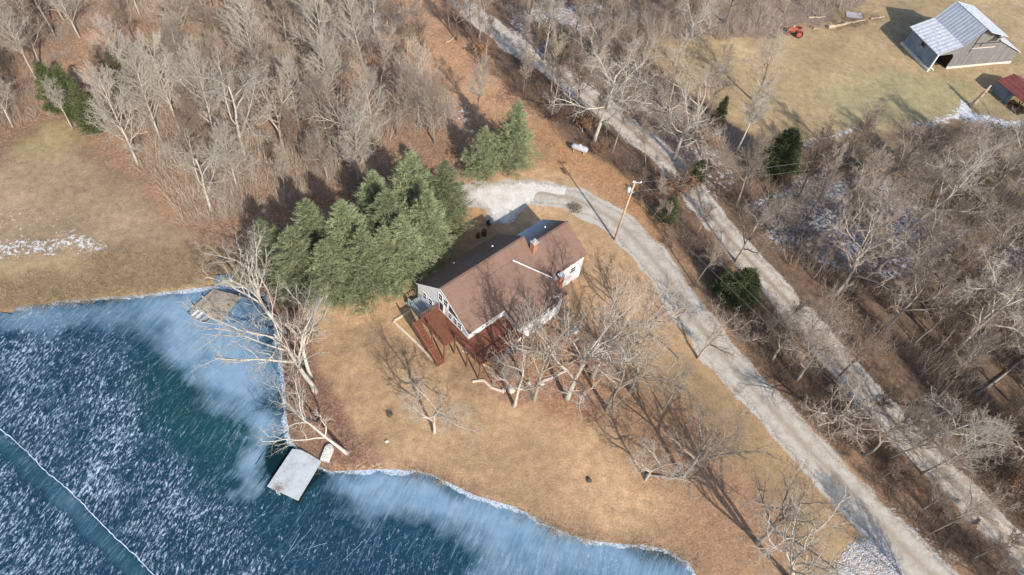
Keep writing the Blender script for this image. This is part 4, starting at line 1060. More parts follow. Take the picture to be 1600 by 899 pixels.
# ------------------------------------------------------------------ bare trees
def rot_about(d, ang, az):
    o = d.orthogonal().normalized(); o.rotate(Matrix.Rotation(az, 3, d)); q = d.copy(); q.rotate(Matrix.Rotation(ang, 3, o)); return q
def grow(rn, tb, cb, p, d, L, r, lev, S):
    mx = S['levels']; nseg = (7, 6, 4, 3, 2)[min(lev, 4)]
    wob = S['wob'][lev]; up = S['up'][lev]; pts = [p.copy()]; rad = [r]; q = p.copy(); dd = d.copy(); dirs = [dd.copy()]
    rend = r*(.3 if lev else S.get('taper', .3)); 
    for i in range(nseg):
        dd = dd+Vector((rn.gauss(0, wob), rn.gauss(0, wob), rn.gauss(0, wob)*.7)); dd.z += up; dd.normalize()
        q = q+dd*(L/nseg); pts.append(q.copy()); dirs.append(dd.copy()); rad.append(max(S['rmin'], r+(rend-r)*(i+1)/nseg))
    sides = (8, 6, 4, 3, 3)[min(lev, 4)]
    (tb if lev == 0 else cb).tube(pts, rad, sides, cap=(lev < 2))
    if lev >= mx: return
    n = S['kids'][lev]; n = max(1, int(n*rn.uniform(.8, 1.2)+.5)); t0 = S['start'][lev]; az = rn.random()*6.28
    for k in range(n):
        t = t0+(1-t0)*(k+rn.random()*.8)/n; t = min(t, .99); f = t*nseg; i = int(f); u = f-i
        pp_ = pts[i].lerp(pts[i+1], u); rr = rad[i]+(rad[i+1]-rad[i])*u; az += 2.4+rn.uniform(-.5, .5)
        ang = R_(S['ang'][lev]*rn.uniform(.7, 1.25))*(1.1-.35*t)
        nd = rot_about(dirs[i+1], ang, az)
        ll = L*S['ratio'][lev]*rn.uniform(.7, 1.2)*(1.15-S['tipdrop'][lev]*t)
        grow(rn, tb, cb, pp_, nd, ll, min(rr*.75, r*S['rr'][lev]), lev+1, S)
SPEC = {
 'spread': dict(levels=4, wob=[.07,.22,.26,.3,.3], up=[.02,.07,.05,.03,.02], kids=[8,8,7,6], start=[.34,.22,.15,.12], ang=[50,48,50,45], ratio=[.72,.50,.46,.45], tipdrop=[.3,.5,.5,.4], rr=[.48,.45,.42,.5], rmin=.010, th=.60, r0=.0155),
 'tall':   dict(levels=4, wob=[.035,.12,.2,.25,.3], up=[.02,.10,.07,.04,.02], kids=[22,8,7,5], start=[.38,.2,.15,.12], ang=[48,42,45,42], ratio=[.34,.50,.46,.45], tipdrop=[.62,.5,.5,.4], rr=[.42,.5,.5,.5], rmin=.012, th=.95, r0=.014, taper=.12),
 'fan':    dict(levels=4, wob=[.035,.08,.14,.2,.3], up=[.01,.07,.06,.04,.02], kids=[30,8,7,4], start=[.22,.2,.15,.12], ang=[50,34,38,40], ratio=[.42,.46,.42,.45], tipdrop=[.72,.5,.5,.4], rr=[.34,.5,.5,.5], rmin=.012, th=.98, r0=.013, taper=.1),
 'crook':  dict(levels=4, wob=[.12,.30,.34,.32,.3], up=[.02,.04,.03,.02,.02], kids=[7,8,7,5], start=[.35,.2,.15,.12], ang=[55,55,55,50], ratio=[.78,.50,.46,.42], tipdrop=[.3,.5,.5,.4], rr=[.52,.45,.42,.5], rmin=.010, th=.55, r0=.017),
 'open':   dict(levels=4, wob=[.10,.20,.24,.28,.3], up=[.02,.06,.05,.03,.02], kids=[8,7,5,4], start=[.38,.25,.15,.12], ang=[42,46,48,45], ratio=[.85,.46,.44,.45], tipdrop=[.35,.5,.5,.4], rr=[.55,.45,.42,.5], rmin=.010, th=.55, r0=.0165),
 'slim':   dict(levels=3, wob=[.05,.16,.22,.3], up=[.02,.12,.06,.04], kids=[20,9,8], start=[.45,.2,.15], ang=[42,42,42], ratio=[.28,.46,.45], tipdrop=[.55,.5,.5], rr=[.45,.5,.5], rmin=.013, th=.97, r0=.011, taper=.12),
}
def tree_meshes(kind, seed, H, name):
    S = SPEC[kind]; rn = random.Random(seed); tb, cb = MB(), MB()
    grow(rn, tb, cb, Vector((0, 0, -.3)), Vector((rn.uniform(-.05, .05), rn.uniform(-.05, .05), 1)).normalized(), H*S['th'], H*S['r0'], 0, S)
    # root flare
    v0 = tb.v[:8]; tb.v[:8] = [(x*1.35, y*1.35, z) for x, y, z in v0]
    return tb, cb
def make_variant(kind, seed, H, bk, tw):
    tb, cb = tree_meshes(kind, seed, H, kind)
    return (tb.mesh('trunk', M[bk], True), cb.mesh('crown', M[tw], True), max(max(p[2] for p in cb.v), max(p[2] for p in tb.v)))
VAR = {
 'spread_pale': [make_variant('spread', s, 16, 'bark_pale', 'twig_pale') for s in (1, 2, 3)],
 'spread_grey': [make_variant('spread', s, 15, 'bark_grey', 'twig_grey') for s in (4, 5)],
 'open_pale': [make_variant('open', s, 16, 'bark_pale', 'twig_pale') for s in (21, 22)],
 'open_grey': [make_variant('open', s, 15, 'bark_grey', 'twig_grey') for s in (23,)],
 'tall_pale': [make_variant('tall', s, 16, 'bark_pale', 'twig_pale') for s in (6,)],
 'tall_grey': [make_variant('tall', s, 16, 'bark_grey', 'twig_grey') for s in (8, 9, 10)],
 'tall_brown': [make_variant('tall', s, 14, 'bark_dark', 'twig_brown') for s in (11, 12)],
 'fan_pale': [make_variant('fan', s, 16, 'bark_pale', 'twig_pale') for s in (13, 14)],
 'fan_grey': [make_variant('fan', s, 16, 'bark_grey', 'twig_grey') for s in (24, 25)],
 'crook_grey': [make_variant('crook', s, 13, 'bark_grey', 'twig_grey') for s in (15, 16)],
 'crook_pale': [make_variant('crook', s, 14, 'bark_pale', 'twig_pale') for s in (17,)],
 'slim_brown': [make_variant('slim', s, 11, 'bark_grey', 'twig_brown') for s in (18, 19)],
 'slim_grey': [make_variant('slim', s, 12, 'bark_grey', 'twig_grey') for s in (20,)],
}
ADJ = {'fan_grey': 'fan-branched grey tree', 'open_pale': 'airy pale bare tree', 'open_grey': 'airy grey bare tree', 'spread_pale': 'wide pale bare tree', 'spread_grey': 'wide grey bare tree', 'tall_pale': 'tall pale bare tree', 'tall_grey': 'tall grey bare tree', 'tall_brown': 'tall dark bare tree',
       'fan_pale': 'fan-branched pale tree', 'crook_grey': 'crooked grey bare tree', 'crook_pale': 'crooked pale bare tree', 'slim_brown': 'slim brown bare tree', 'slim_grey': 'slim grey bare tree'}
LM = {'the barn': (1500, 70), 'the red roofed shed': (1580, 140), 'the orange tractor': (1245, 52), 'the propane tank': (904, 236), 'the utility pole': (960, 375), 'the house': (780, 430),
      'the pale square dock': (460, 740), 'the white benched boat': (315, 492), 'the pine grove': (560, 380), 'the ridge-top pole': (628, 31), 'the top left corner': (0, 0),
      'the dark pasture cedar': (1208, 250), 'the field path cedars': (110, 150), 'the broad roadside cedar': (1150, 445), 'the small far-road cedar': (870, 85),
      'the snowy clearing log': (1330, 443), 'the white stone rubble': (1360, 870), 'the lower right corner': (1600, 899), 'the right edge log': (1590, 715),
      'the orange woods clearing': (150, 80), 'the round lone pine': (800, 215), 'the brown left field': (150, 320), 'the short roadside log': (1464, 692)}
ORD = ['nearest', 'second nearest', 'third nearest', 'fourth nearest', 'fifth nearest', 'sixth nearest', 'seventh nearest', 'eighth nearest', 'ninth nearest', 'tenth nearest', 'eleventh nearest', 'twelfth nearest', 'thirteenth nearest', 'fourteenth nearest']
PEND = []
def plant(variant, x, y, H, rz, lean=(0, 0), px=None, label=None, group='bare winter trees', wide=1.0, cat='tree', name='bare_tree', sink=0):
    tm, cm, H0 = variant
    s = H/H0; r = empty(name, (x, y, hground(x, y)-sink), rz, label, cat, group)
    ld = Vector((lean[0], lean[1], 1)).normalized()
    r.rotation_euler = (Vector((0, 0, 1)).rotation_difference(ld).to_matrix() @ Matrix.Rotation(rz, 3, 'Z')).to_euler(); r.scale = (s*wide, s*wide, s)
    for nm, me in (('trunk', tm), ('crown', cm)):
        o = bpy.data.objects.new(nm, me); COL.objects.link(o); o.parent = r
    return r
PLACED = [G(1206, 272), G(1212, 240), G(1195, 300), G(868, 100), G(1150, 468), G(1135, 500), G(1165, 490), G(1517, 190)]
def bt(key, px, py, H, rz=None, lean=(0, 0), label=None, wide=1.0, vi=None):
    x, y = G(px, py); v = VAR[key][vi if vi is not None else rng.randrange(len(VAR[key]))]
    r = plant(v, x, y, H, rng.random()*6.28 if rz is None else rz, lean, label=label, wide=wide)
    PLACED.append((x, y)); 
    if not label: PEND.append((r, key, px, py))
    return r
# trees of the yard and shore
bt('open_pale', 886, 622, 18.5, 1.0, (0, 0), 'big pale bare tree nearest the front wing of the house, rooted at the lawn edge', 1.05)
bt('open_pale', 803, 634, 16, 2.0, (0, 0), 'pale bare tree left of the grey one below the front bed stones', .75)
bt('open_grey', 834, 626, 17, 1.0, (0, 0), 'grey bare tree between the bed stones and the big pale front tree', .7)
bt('crook_pale', 678, 676, 11.5, .4, (0, 0), 'short thick vine-clad bare tree alone on the lawn below the deck stairs', .75)
bt('open_pale', 492, 612, 17.5, 3.6, (-.30, .08), 'large pale shoreline tree leaning left over the ice toward the old dock', 1.0)
bt('open_pale', 486, 590, 13, 2.2, (-.03, .05), 'pale bare shoreline tree standing right behind the leaning one', .9)
bt('open_pale', 541, 708, 12, 2.4, (-1.15, .25), 'pale bare tree at the shore point bending far left above the pale dock', 1.0)
bt('open_pale', 447, 520, 14, 2.7, (-.35, .12), 'pale bare tree at the shore just below the pine grove', 1.0)
bt('crook_pale', 1008, 750, 9, .4, (0, 0), 'small crooked pale tree left of the big lawn tree near the shore', .8)
bt('open_grey', 1066, 747, 14.5, 2.9, (.12, .1), 'big grey lawn tree standing above the pond bend', .85)
bt('open_grey', 1184, 850, 15, 2.0, (0, 0), 'dark grey lawn tree left of the lower driveway with a long shadow', .9)
bt('open_pale', 1236, 905, 14.5, 3.4, (.1, 0), 'wide pale tree reaching over the lower driveway beside the white rubble', 1.05)
bt('open_grey', 1000, 545, 12, 1.7, (.12, 0), 'dark twin-limbed bare tree at the inner edge of the driveway curve', 1.1)
bt('open_grey', 925, 590, 16, .3, (0, 0), 'grey bare tree in the leaf bed between the house wing and the driveway', .9)
bt('open_grey', 948, 640, 17, 4.3, (0, 0), 'grey bare tree on the leafy patch right of the big pale front tree', .8)
bt('open_grey', 985, 612, 13.5, 2.3, (0, 0), 'airy grey tree added for roof shadow between the driveway curve and the leafy front bed', .85)  # added to throw more branch shadow onto the house roof
bt('crook_grey', 1090, 560, 9, 1.3, (0, 0), 'small crooked grey tree on the lawn just left of the driveway', .9)
bt('slim_grey', 1035, 640, 9, 1.1, (0, 0), 'thin small bare tree in the shadow stripes on the lawn middle', 1)
bt('slim_brown', 770, 600, 7, 1.1, (0, 0), 'small twiggy ornamental tree inside the curved bed edging', 1.2)
# striking trees of the left woods
for a in ((216, 258, 17), (252, 222, 18), (285, 215, 17), (113, 200, 9), (338, 225, 17), (383, 250, 18), (330, 330, 13), (400, 120, 17), (505, 122, 17), (585, 235, 15), (560, 292, 15), (470, 215, 14), (655, 195, 15), (745, 190, 12), (125, 60, 15), (60, 130, 14), (220, 28, 14)):
    bt(rng.choice(['fan_pale', 'fan_pale', 'tall_pale']) if a[1] < 225 or a[0] < 300 else rng.choice(['spread_pale', 'fan_pale']), a[0], a[1], a[2], wide=.85)
# roadside and right side
for key, x, y, H in (('spread_pale', 928, 222, 19), ('crook_pale', 1052, 250, 14), ('tall_pale', 850, 95, 14), ('tall_grey', 895, 65, 14), ('spread_grey', 1150, 410, 12), ('spread_grey', 1243, 595, 15), ('tall_brown', 1300, 600, 14),
                     ('spread_pale', 1420, 360, 17), ('spread_grey', 1300, 395, 16), ('spread_pale', 1480, 560, 18), ('crook_pale', 1590, 640, 12), ('spread_grey', 1380, 520, 16), ('spread_grey', 1560, 400, 15), ('tall_pale', 1150, 240, 14),
                     ('spread_grey', 1180, 160, 15), ('tall_grey', 1105, 190, 15), ('spread_pale', 1545, 300, 14), ('fan_pale', 1440, 740, 14), ('crook_pale', 1430, 700, 12), ('spread_pale', 1055, 100, 16), ('slim_grey', 1085, 445, 10)):
    bt(key, x, y, H, wide=.95)
# scattered woodland
RES = set(PLACED[:8])
def scatter(pts, n, keys, hr, mind, wide=(.8, 1.05)):
    P = np.array(pts, float); W_ = poly(pts); x0, y0 = W_.min(0); x1, y1 = W_.max(0); got = 0; tries = 0
    from_w = []
    while got < n and tries < n*80:
        tries += 1; x = rng.uniform(x0, x1); y = rng.uniform(y0, y1)
        if sdist(np.array([x]), np.array([y]), W_)[0] < 0: continue
        if any((x-a)**2+(y-c_)**2 < (mind*mind if (a, c_) not in RES else 20) for a, c_ in PLACED) or sdist(np.array([x]), np.array([y]), Z['clear'])[0] > -1.5 or sdist(np.array([x]), np.array([y]), Z['ridge2'])[0] > -1: continue
        if ldist(np.array([x]), np.array([y]), ROAD)[0] < 3.2 or ldist(np.array([x]), np.array([y]), DRIVE)[0] < 3.6: continue
        v = CR.T @ np.array([x, y, -CAM_H]); px, py = v[0]/v[2]*FPX+800, v[1]/v[2]*FPX+449.5
        key = rng.choice(keys); vr = rng.choice(VAR[key])
        r = plant(vr, x, y, rng.uniform(*hr), rng.random()*6.28, (rng.gauss(0, .08), rng.gauss(0, .08)), wide=rng.uniform(*wide))
        PLACED.append((x, y)); PEND.append((r, key, px, py)); got += 1
WL = ['tall_grey', 'fan_grey', 'fan_grey', 'fan_grey', 'tall_brown', 'slim_brown', 'slim_grey', 'open_grey', 'fan_pale']
scatter([(-60,-10),(150,-10),(95,60),(60,110),(35,200),(-60,240)], 18, WL, (11, 16), 3.6)
scatter([(110,-12),(590,-12),(640,60),(690,140),(700,225),(640,240),(590,285),(430,325),(300,350),(255,285),(190,215),(180,130),(215,50)], 72, WL, (9, 15), 3.4)
scatter([(690,-10),(790,70),(900,160),(1020,250),(1010,280),(900,205),(800,140),(705,60)], 15, ['tall_brown', 'slim_brown', 'slim_grey', 'tall_grey'], (8, 13), 3.0)
scatter([(745,-10),(1210,-10),(1230,25),(1060,75),(1035,125),(1110,185),(1090,225),(1035,215),(900,105)], 34, ['tall_grey', 'tall_brown', 'slim_brown', 'slim_grey', 'spread_grey', 'tall_pale'], (10, 15), 3.6)
scatter([(1200,-10),(1380,-10),(1320,22),(1200,40)], 7, ['slim_grey', 'tall_grey', 'slim_brown'], (8, 12), 3.5)
scatter([(1120,295),(1240,250),(1420,250),(1600,245),(1760,300),(1800,900),(1680,880),(1480,690),(1240,425)], 76, ['spread_grey', 'open_grey', 'open_grey', 'tall_grey', 'tall_brown', 'crook_grey', 'slim_brown', 'slim_grey', 'tall_grey'], (8, 17), 3.4)
scatter([(1060,340),(1105,370),(1300,590),(1500,800),(1580,899),(1500,899),(1340,730),(1190,560),(1100,440)], 22, ['slim_brown', 'slim_grey', 'slim_grey', 'crook_grey'], (5, 10), 2.5, (.9, 1.2))
scatter([(960,240),(1040,270),(1085,330),(1045,385),(1000,320)], 6, ['slim_brown', 'slim_grey', 'crook_grey'], (5, 9), 2.0)
scatter([(1500,905),(1760,905),(1760,1060),(1480,1010)], 6, ['spread_grey', 'tall_grey', 'slim_grey'], (9, 14), 4)
print('bare trees', len(PLACED))
# label the woodland trees: kind + side + nearest landmark + rank
buckets = {}
for r, key, px, py in PEND:
    nm, (lx, ly) = min(LM.items(), key=lambda kv: (kv[1][0]-px)**2+(kv[1][1]-py)**2)
    dx, dy = px-lx, py-ly
    side = ('right of' if dx > 0 else 'left of') if abs(dx) > abs(dy) else ('below' if dy > 0 else 'above')
    buckets.setdefault((key, nm, side), []).append((dx*dx+dy*dy, r))
for (key, nm, side), L in buckets.items():
    L.sort(key=lambda t: t[0])
    for i, (_, r) in enumerate(L):
        r['label'] = ADJ[key]+' '+side+' '+nm+('' if len(L) == 1 else ', '+ORD[min(i, 13)]+' such')

# ------------------------------------------------------------------ evergreens and dry-leafed trees
def conifer(seed, H, R0, base=.12, droop=.0, blade=(.30, .07), nb=150, tuft=9, shape=.8, up=.25, gaps=.2, per=11):
    rn = random.Random(seed); tb, lb, nb_ = MB(), MB(), MB()
    tb.tube([(0, 0, -.3), (0, 0, H*.5), (0, 0, H*.97)], [H*.018, H*.012, .03], 7)
    golden = 2.4; az = rn.random()*6
    for k in range(nb):
        f = (k+.5)/nb; z = H*(base+(1-base)*f); az += golden+rn.uniform(-.4, .4)
        Rz = R0*((1-f)**shape)*(.55+.45*min(1, f/.18+.35))*rn.uniform(.72, 1.12)+.12
        if rn.random() < gaps*.4: Rz *= .55
        dirv = Vector((math.cos(az), math.sin(az), up*(.3+f)+rn.uniform(-.1, .1)-droop)).normalized()
        p0 = Vector((0, 0, z)); tip = p0+dirv*Rz; tip.z += .12*Rz*rn.uniform(-.5, 1)
        tb.tube([p0, p0.lerp(tip, .55)+Vector((0, 0, -.05*Rz)), tip], [.035+.012*Rz, .025, .01], 3, False)
        nt_ = max(3, int(tuft*Rz/R0*1.6))
        for j in range(nt_):
            u = .22+.78*(j+rn.random())/nt_; c_ = p0.lerp(tip, u)
            side = dirv.cross(Vector((0, 0, 1))).normalized()*rn.gauss(0, .26*Rz*(1.25-u)); c_ = c_+side+Vector((0, 0, rn.gauss(0, .14)))
            out = (dirv*.8+side*.7+Vector((0, 0, .35))).normalized()
            for q in range(per):
                d = (out+Vector((rn.gauss(0, .55), rn.gauss(0, .55), rn.gauss(0, .45)))).normalized(); L = blade[0]*rn.uniform(.7, 1.35)
                s_ = d.cross(Vector((rn.gauss(0, 1), rn.gauss(0, 1), rn.gauss(0, 1)))).normalized()*blade[1]*.5
                o_ = c_+Vector((rn.gauss(0, .13), rn.gauss(0, .13), rn.gauss(0, .09)))
                a = o_-s_; b_ = o_+s_; e = o_+d*L
                lb.add([tuple(a), tuple(b_), tuple(e+s_*.3), tuple(e-s_*.3)], [(0, 1, 2, 3)])
    return tb, lb
def conif_variant(mat, *a, **k):
    tb, lb = conifer(*a, **k); return (tb.mesh('trunk', M['bark_grey']), lb.mesh('crown', M[mat]), a[1])
PINE = [conif_variant('pine', s, 13, 4.9, nb=210, tuft=15, shape=.85, base=.06, gaps=.9, per=12, blade=(.33, .06), up=.35) for s in (31, 32, 33)]
CEDAR = [conif_variant('cedar', s, 7, 2.0, nb=110, tuft=9, shape=.75, base=.05, up=.7, blade=(.24, .07)) for s in (41, 42)]
GP = 'pines of the grove beside the house'
pines = [(474,452,12.5,'outer left pine of the grove, nearest the leaning pale shore tree'), (522,470,12,'front left pine of the grove, overhanging the lawn edge'), (577,460,13,'front middle pine of the grove above the tree shadow on the lawn'),
         (634,438,13,'front right pine of the grove, nearest the white gable wall'), (500,425,14,'second row left pine of the grove'), (557,430,15,'tallest central pine of the grove'), (612,412,14.5,'second row right pine of the grove'),
         (662,402,13,'right pine of the grove, closest to the rear roof slope'), (640,355,14.5,'upper pine of the grove, the one highest in the photo'), (690,350,12.5,'upper right pine of the grove near the driveway end'), (436,428,11,'leftmost pine of the grove at the pond bank'), (590,372,13,'rear middle pine of the grove against the bare woods'), (530,455,11,'small pale green pine filling the middle of the grove'), (600,445,11.5,'small pine between the front middle and right ones of the grove'), (655,385,10,'low pine tucked behind the right pine of the grove')]
for i, (x, y, H, lab) in enumerate(pines):
    gx, gy = G(x, y); plant(PINE[i % 3], gx, gy, H*.9, rng.random()*6, (rng.gauss(0, .02), rng.gauss(0, .02)), label='green '+lab, group=GP, name='pine_tree', wide=rng.uniform(1.0, 1.25)); PLACED.append((gx, gy))
gx, gy = G(797, 268); plant(PINE[1], gx, gy, 12.5, 1.2, label='bright green rounded pine right of the grove, above the driveway end', group='lone evergreens', name='pine_tree', wide=.95)
gx, gy = G(752, 275); plant(PINE[2], gx, gy, 9.0, 2.2, label='smaller green pine just left of the rounded one above the driveway end', group='lone evergreens', name='pine_tree', wide=1.1)
ced = [(1206,272,8.2,1.7,'dark green cedar beside the pasture corner, topmost of those along the road'), (870,100,6.4,1.1,'small dark cedar on the far side of the road near the top of the photo'), (1040,345,4.5,1.5,'low dark olive cedar at the roadside right of the utility pole'),
       (1085,285,4.2,1.5,'olive cedar in the road gap above the woods clearing'), (1150,468,6,1.8,'broad dark cedar between the driveway and the road'), (1122,455,4.5,1.2,'smaller olive cedar touching the left side of the broad roadside cedar'),
       (98,172,8,1.1,'dark cedar at the left end of the cedar clump beside the field path'), (128,185,8.5,1.1,'dark cedar in the middle of the clump beside the field path'), (150,205,7.5,1.1,'dark cedar at the lower end of the clump behind the birches'),
       (196,150,7,1.0,'dark cedar showing between the pale birches of the left woods'), (205,110,6,1.0,'smaller dark cedar behind the pale birches, next to the orange clearing'), (1120,190,5,1.0,'thin dark cedar at the near corner of the pasture'),
       (855,60,3.6,1.0,'lowest little cedar near the snowy top of the road'),]
for i, (x, y, H, wd, lab) in enumerate(ced):
    gx, gy = G(x, y); plant(CEDAR[i % 2], gx, gy, H, rng.random()*6, label=lab, group='cedars', name='cedar_tree', wide=wd); PLACED.append((gx, gy))
# marcescent oaks: bare skeleton plus clinging leaves
def leafy(seed, H):
    tb, cb = tree_meshes('crook', seed, H, 'oak'); rn = random.Random(seed); lb = MB()
    n = len(cb.v)
    for k in range(950):
        x, y, z = cb.v[rn.randrange(n)]
        if z < H*.25: continue
        c_ = Vector((x, y, z))+Vector((rn.gauss(0, .1), rn.gauss(0, .1), rn.gauss(0, .1))); d = Vector((rn.gauss(0, 1), rn.gauss(0, 1), rn.gauss(0, 1))).normalized()*.09; s_ = d.orthogonal()*.8
        lb.add([tuple(c_-d), tuple(c_+s_), tuple(c_+d), tuple(c_-s_)], [(0, 1, 2, 3)])
    return tb.mesh('trunk', M['bark_grey'], True), cb.mesh('crown', M['twig_brown'], True), lb.mesh('dry_leaves', M['dryleaf']), H
OAK = [leafy(s, 6) for s in (51, 52)]
oaks = [(1030,300,5,'nearest the utility pole top'), (1060,310,5.5,'right of the utility pole between two cedars'), (1095,245,5,'at the road gap near the snowy woods'), (910,205,5,'just above the propane tank'), (870,190,4.5,'on the dark bank left of the propane tank'),
        (1010,318,4,'hugging the bank right of the driveway loop'), (760,95,4,'on the leaf ridge above the far road'), (1105,275,4.5,'beside the olive cedar in the road gap'), (930,240,4,'immediately right of the propane tank'), (1580,760,4,'at the right edge beyond the road'), (1100,200,4.5,'at the near pasture corner')]
for i, (x, y, H, lab) in enumerate(oaks):
    gx, gy = G(x, y); tm, cm, lm_, H0 = OAK[i % 2]
    r = plant((tm, cm, H0), gx, gy, H, rng.random()*6, label='small oak holding orange dry leaves '+lab, group='dry leafed oaks', name='oak_tree', wide=1.15)
    o = bpy.data.objects.new('dry_leaves', lm_); COL.objects.link(o); o.parent = r
# shrubs by the house
def shrub(px, py, r, h, n, mat, label, seed, leaves=None):
    rn = random.Random(seed); p = G(px, py); root = empty('shrub', (p[0], p[1], hground(*p)), 0, label, 'shrub', 'shrubs in the yard'); b = MB()
    for k in range(n):
        a = rn.random()*6.28; s_ = math.sqrt(rn.random()); tip = Vector((math.cos(a)*r*s_, math.sin(a)*r*s_, h*rn.uniform(.55, 1)*(1-.35*s_)))
        mid = tip*.5+Vector((rn.gauss(0, .1), rn.gauss(0, .1), .1*h)); b.tube([Vector((tip.x*.15, tip.y*.15, 0)), mid, tip], [.02, .015, .009], 3, False)
        for q in range(4):
            c_ = mid.lerp(tip, rn.random()); b.tube([c_, c_+Vector((rn.gauss(0, .3), rn.gauss(0, .3), abs(rn.gauss(.15, .2))))], [.011, .007], 3, False)
    b.build('stems', M[mat], root)
    if leaves:
        lb = MB()
        for k in range(int(leaves[1])):
            a = rn.random()*6.28; s_ = math.sqrt(rn.random()); c_ = Vector((math.cos(a)*r*s_, math.sin(a)*r*s_, h*rn.uniform(.1, .95)*(1-.4*s_*s_))); d = Vector((rn.gauss(0, 1), rn.gauss(0, 1), rn.gauss(0, 1))).normalized()*.09; q = d.orthogonal()
            lb.add([tuple(c_-d), tuple(c_+q), tuple(c_+d), tuple(c_-q)], [(0, 1, 2, 3)])
        lb.build('leaves', M[leaves[0]], root)
M['twig_purple'] = bark('purplish_twigs', (.36, .30, .33), (.24, .19, .21), .1)
shrub(775, 560, 1.7, 2.2, 320, 'twig_purple', 'large purplish bare shrub against the front of the red deck', 61)
shrub(798, 548, 1.5, 2.0, 260, 'twig_purple', 'second purplish bare shrub right of the large one at the deck front', 62)
shrub(795, 590, 1.2, 1.1, 150, 'twig_grey', 'low grey shrub inside the curved bed edging', 63)
shrub(609, 649, .3, .4, 20, 'twig_brown', 'tiny dark green shrub alone on the lawn near the left shore', 64, ('cedar', 110))
shrub(865, 560, 1.2, 1.1, 140, 'twig_brown', 'low brown shrub in the leaf bed right of the purplish shrubs', 65)
shrub(898, 326, 1.1, .5, 90, 'twig_grey', 'low grey-green shrub on the drive island behind the house', 66, ('cedar', 60))
shrub(918, 548, 1.3, 1.3, 160, 'twig_grey', 'rounded grey shrub below the blue grey tub', 67)
shrub(662, 487, .6, .8, 60, 'twig_brown', 'small dark green shrub at the corner of the grey landing', 68, ('cedar', 300))

# ------------------------------------------------------------------ underbrush and tufts (uncountable)
def brush(name, pts, n, mat, label, hmax=1.3, stems=12, seed=0, spread=.8, rad=.012):
    W_ = poly(pts); x0, y0 = W_.min(0); x1, y1 = W_.max(0); R = np.random.RandomState(seed)
    C = np.stack([R.uniform(x0, x1, n*6), R.uniform(y0, y1, n*6)], 1)
    den = vnoise(C[:, 0], C[:, 1], 4.0)+.5*vnoise(C[:, 0], C[:, 1], 1.3)
    ok = (sdist(C[:, 0], C[:, 1], W_) > 0) & (ldist(C[:, 0], C[:, 1], ROAD) > 2.8) & (ldist(C[:, 0], C[:, 1], DRIVE) > 2.9) & (den > .62) & (sdist(C[:, 0], C[:, 1], Z['clear']) < -.5) & ((sdist(C[:, 0], C[:, 1], Z['ridge2']) < 0) | (den > 1.05)); C = C[ok][:n]
    hg = np.array([hground(x, y) for x, y in C]); m_ = len(C)
    base = np.repeat(np.c_[C, hg], stems, 0); k = len(base)
    off = R.normal(0, .25, (k, 2)); base[:, :2] += off
    d = np.c_[off*1.6+R.normal(0, .35*spread, (k, 2)), R.uniform(.25, 1, k)*hmax*np.repeat(R.uniform(.5, 1.15, m_), stems)]
    tip = base+d; sd_ = R.normal(0, 1, (k, 3)); sd_[:, 2] *= .3; sd_ /= np.linalg.norm(sd_, axis=1)[:, None]; sd_ *= rad
    mid = base+d*.55+R.normal(0, .08, (k, 3))
    V = np.stack([base-sd_, base+sd_, mid-sd_, mid+sd_, tip-sd_*.4, tip+sd_*.4], 1).reshape(-1, 3)
    # side twigs
    t2_ = mid+R.normal(0, .28, (k, 3))*np.array([1, 1, .5])+np.array([0, 0, .12]); V2 = np.stack([mid-sd_*.7, mid+sd_*.7, t2_+sd_*.4, t2_-sd_*.4], 1).reshape(-1, 3)
    i = np.arange(k)*6; F = np.concatenate([np.stack([i, i+1, i+3, i+2], 1), np.stack([i+2, i+3, i+5, i+4], 1), np.stack([np.arange(k)*4+j+6*k for j in range(4)], 1)])
    V = np.concatenate([V, V2])
    me = bpy.data.meshes.new(name); me.vertices.add(len(V)); me.vertices.foreach_set('co', V.astype(np.float32).ravel())
    me.loops.add(F.size); me.loops.foreach_set('vertex_index', F.ravel().astype(np.int32)); me.polygons.add(len(F)); me.polygons.foreach_set('loop_start', np.arange(0, F.size, 4, dtype=np.int32)); me.polygons.foreach_set('loop_total', np.full(len(F), 4, np.int32))
    me.update(calc_edges=True); me.materials.append(M[mat]); o = bpy.data.objects.new(name, me); COL.objects.link(o); tag(o, label, 'underbrush', kind='stuff')
brush('underbrush', [(-60,-20),(590,-20),(660,60),(700,150),(720,230),(640,250),(560,300),(400,345),(290,355),(250,290),(160,225),(60,180),(-60,240)], 4000, 'twig_grey', 'grey brown brush covering the floor of the left woods', 1.5, 13, 1)
brush('underbrush', [(690,-10),(800,70),(1000,215),(1060,290),(1060,330),(1000,290),(890,210),(790,140),(700,60)], 1100, 'twig_brown', 'dark brush along the near bank of the far road', 1.3, 13, 2)
brush('underbrush', [(745,-20),(1420,-30),(1330,20),(1210,58),(1050,75),(1040,130),(1120,185),(1170,230),(1110,270),(1050,240),(900,115)], 2300, 'twig_grey', 'grey brush between the far road and the pasture', 1.4, 13, 3)
brush('underbrush', [(1110,290),(1240,240),(1420,205),(1600,195),(1750,280),(1800,950),(1640,890),(1480,720),(1240,450)], 5200, 'twig_brown', 'tangled grey brush covering the floor of the right woods', 1.5, 13, 4)
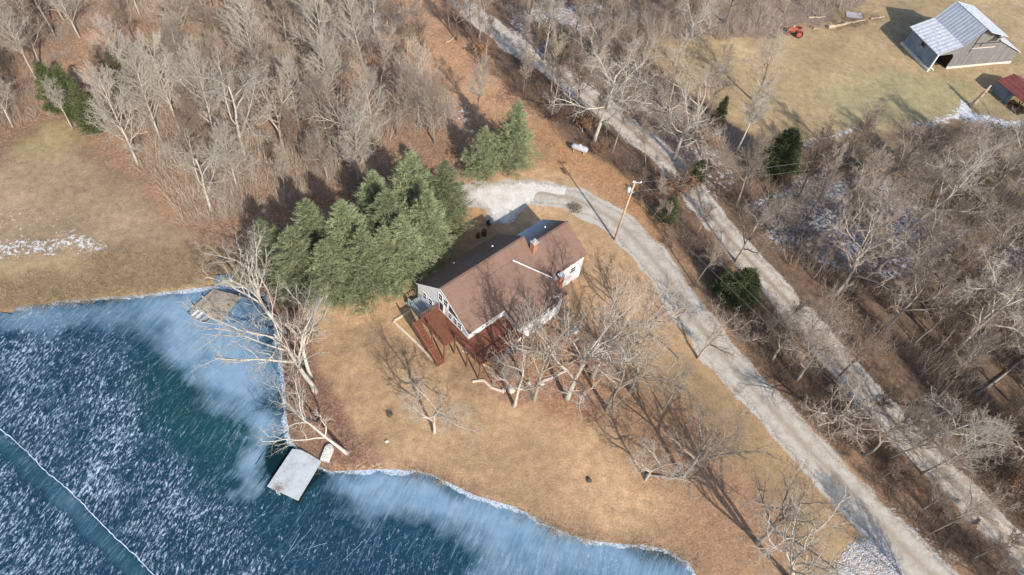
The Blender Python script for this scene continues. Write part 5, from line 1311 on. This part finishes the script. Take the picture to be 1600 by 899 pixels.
brush('underbrush', [(1040,330),(1110,365),(1300,580),(1500,790),(1600,899),(1560,960),(1480,899),(1330,735),(1180,560),(1090,440)], 1900, 'twig_brown', 'brown brush filling the strip between driveway and road', 1.1, 13, 5)
brush('dead_weeds', [(430,420),(475,470),(520,600),(560,700),(555,738),(500,735),(450,600),(432,520)], 240, 'twig_brown', 'brown weeds along the left shore below the pines', .6, 10, 6)
M['straw'] = leafmat('straw_grass', (.33, .235, .14), (.43, .32, .20), .1)
brush('grass_tufts', [(-100,415),(300,388),(400,395),(400,445),(300,450),(0,483),(-100,500)], 1500, 'straw', 'coarse straw coloured grass on the pond dam', .35, 14, 7, .9, .016)
brush('grass_tufts', [(600,738),(660,728),(760,770),(900,830),(1040,850),(1100,880),(1075,880),(1040,860),(900,840),(740,776),(660,738)], 420, 'straw', 'low dead grass fringe along the lawn shoreline', .25, 12, 8, .9, .014)

PW = [(100,-20),(590,-20),(640,60),(700,150),(715,225),(640,245),(560,295),(420,335),(290,352),(250,290),(180,215),(190,120),(215,40)]
brush('sapling_thicket', PW, 1700, 'twig_grey', 'tall thin saplings crowding the left woods', 4.2, 9, 11, 1.6, .014)
brush('sapling_thicket', [(1130,300),(1240,250),(1420,215),(1600,205),(1750,280),(1800,950),(1660,890),(1480,710),(1240,440)], 1300, 'twig_grey', 'tall thin saplings crowding the right woods', 4.0, 9, 12, 1.6, .014)
brush('sapling_thicket', [(745,-20),(1250,-25),(1200,50),(1050,75),(1040,130),(1120,185),(1160,230),(1110,270),(1050,240),(900,115)], 700, 'twig_grey', 'tall thin saplings beyond the far road', 4.0, 9, 13, 1.6, .014)

brush('sapling_thicket', [(-60,-20),(110,-15),(70,90),(30,200),(-60,240)], 420, 'twig_brown', 'tall thin saplings along the left edge of the photo', 3.6, 9, 14, 1.6, .014)
brush('brush_line', [(1268,44),(1300,46),(1345,40),(1385,28),(1380,18),(1330,22),(1280,30),(1225,38),(1228,48)], 160, 'twig_brown', 'low brush and debris line right of the orange tractor', .8, 12, 15, 1.0, .016)
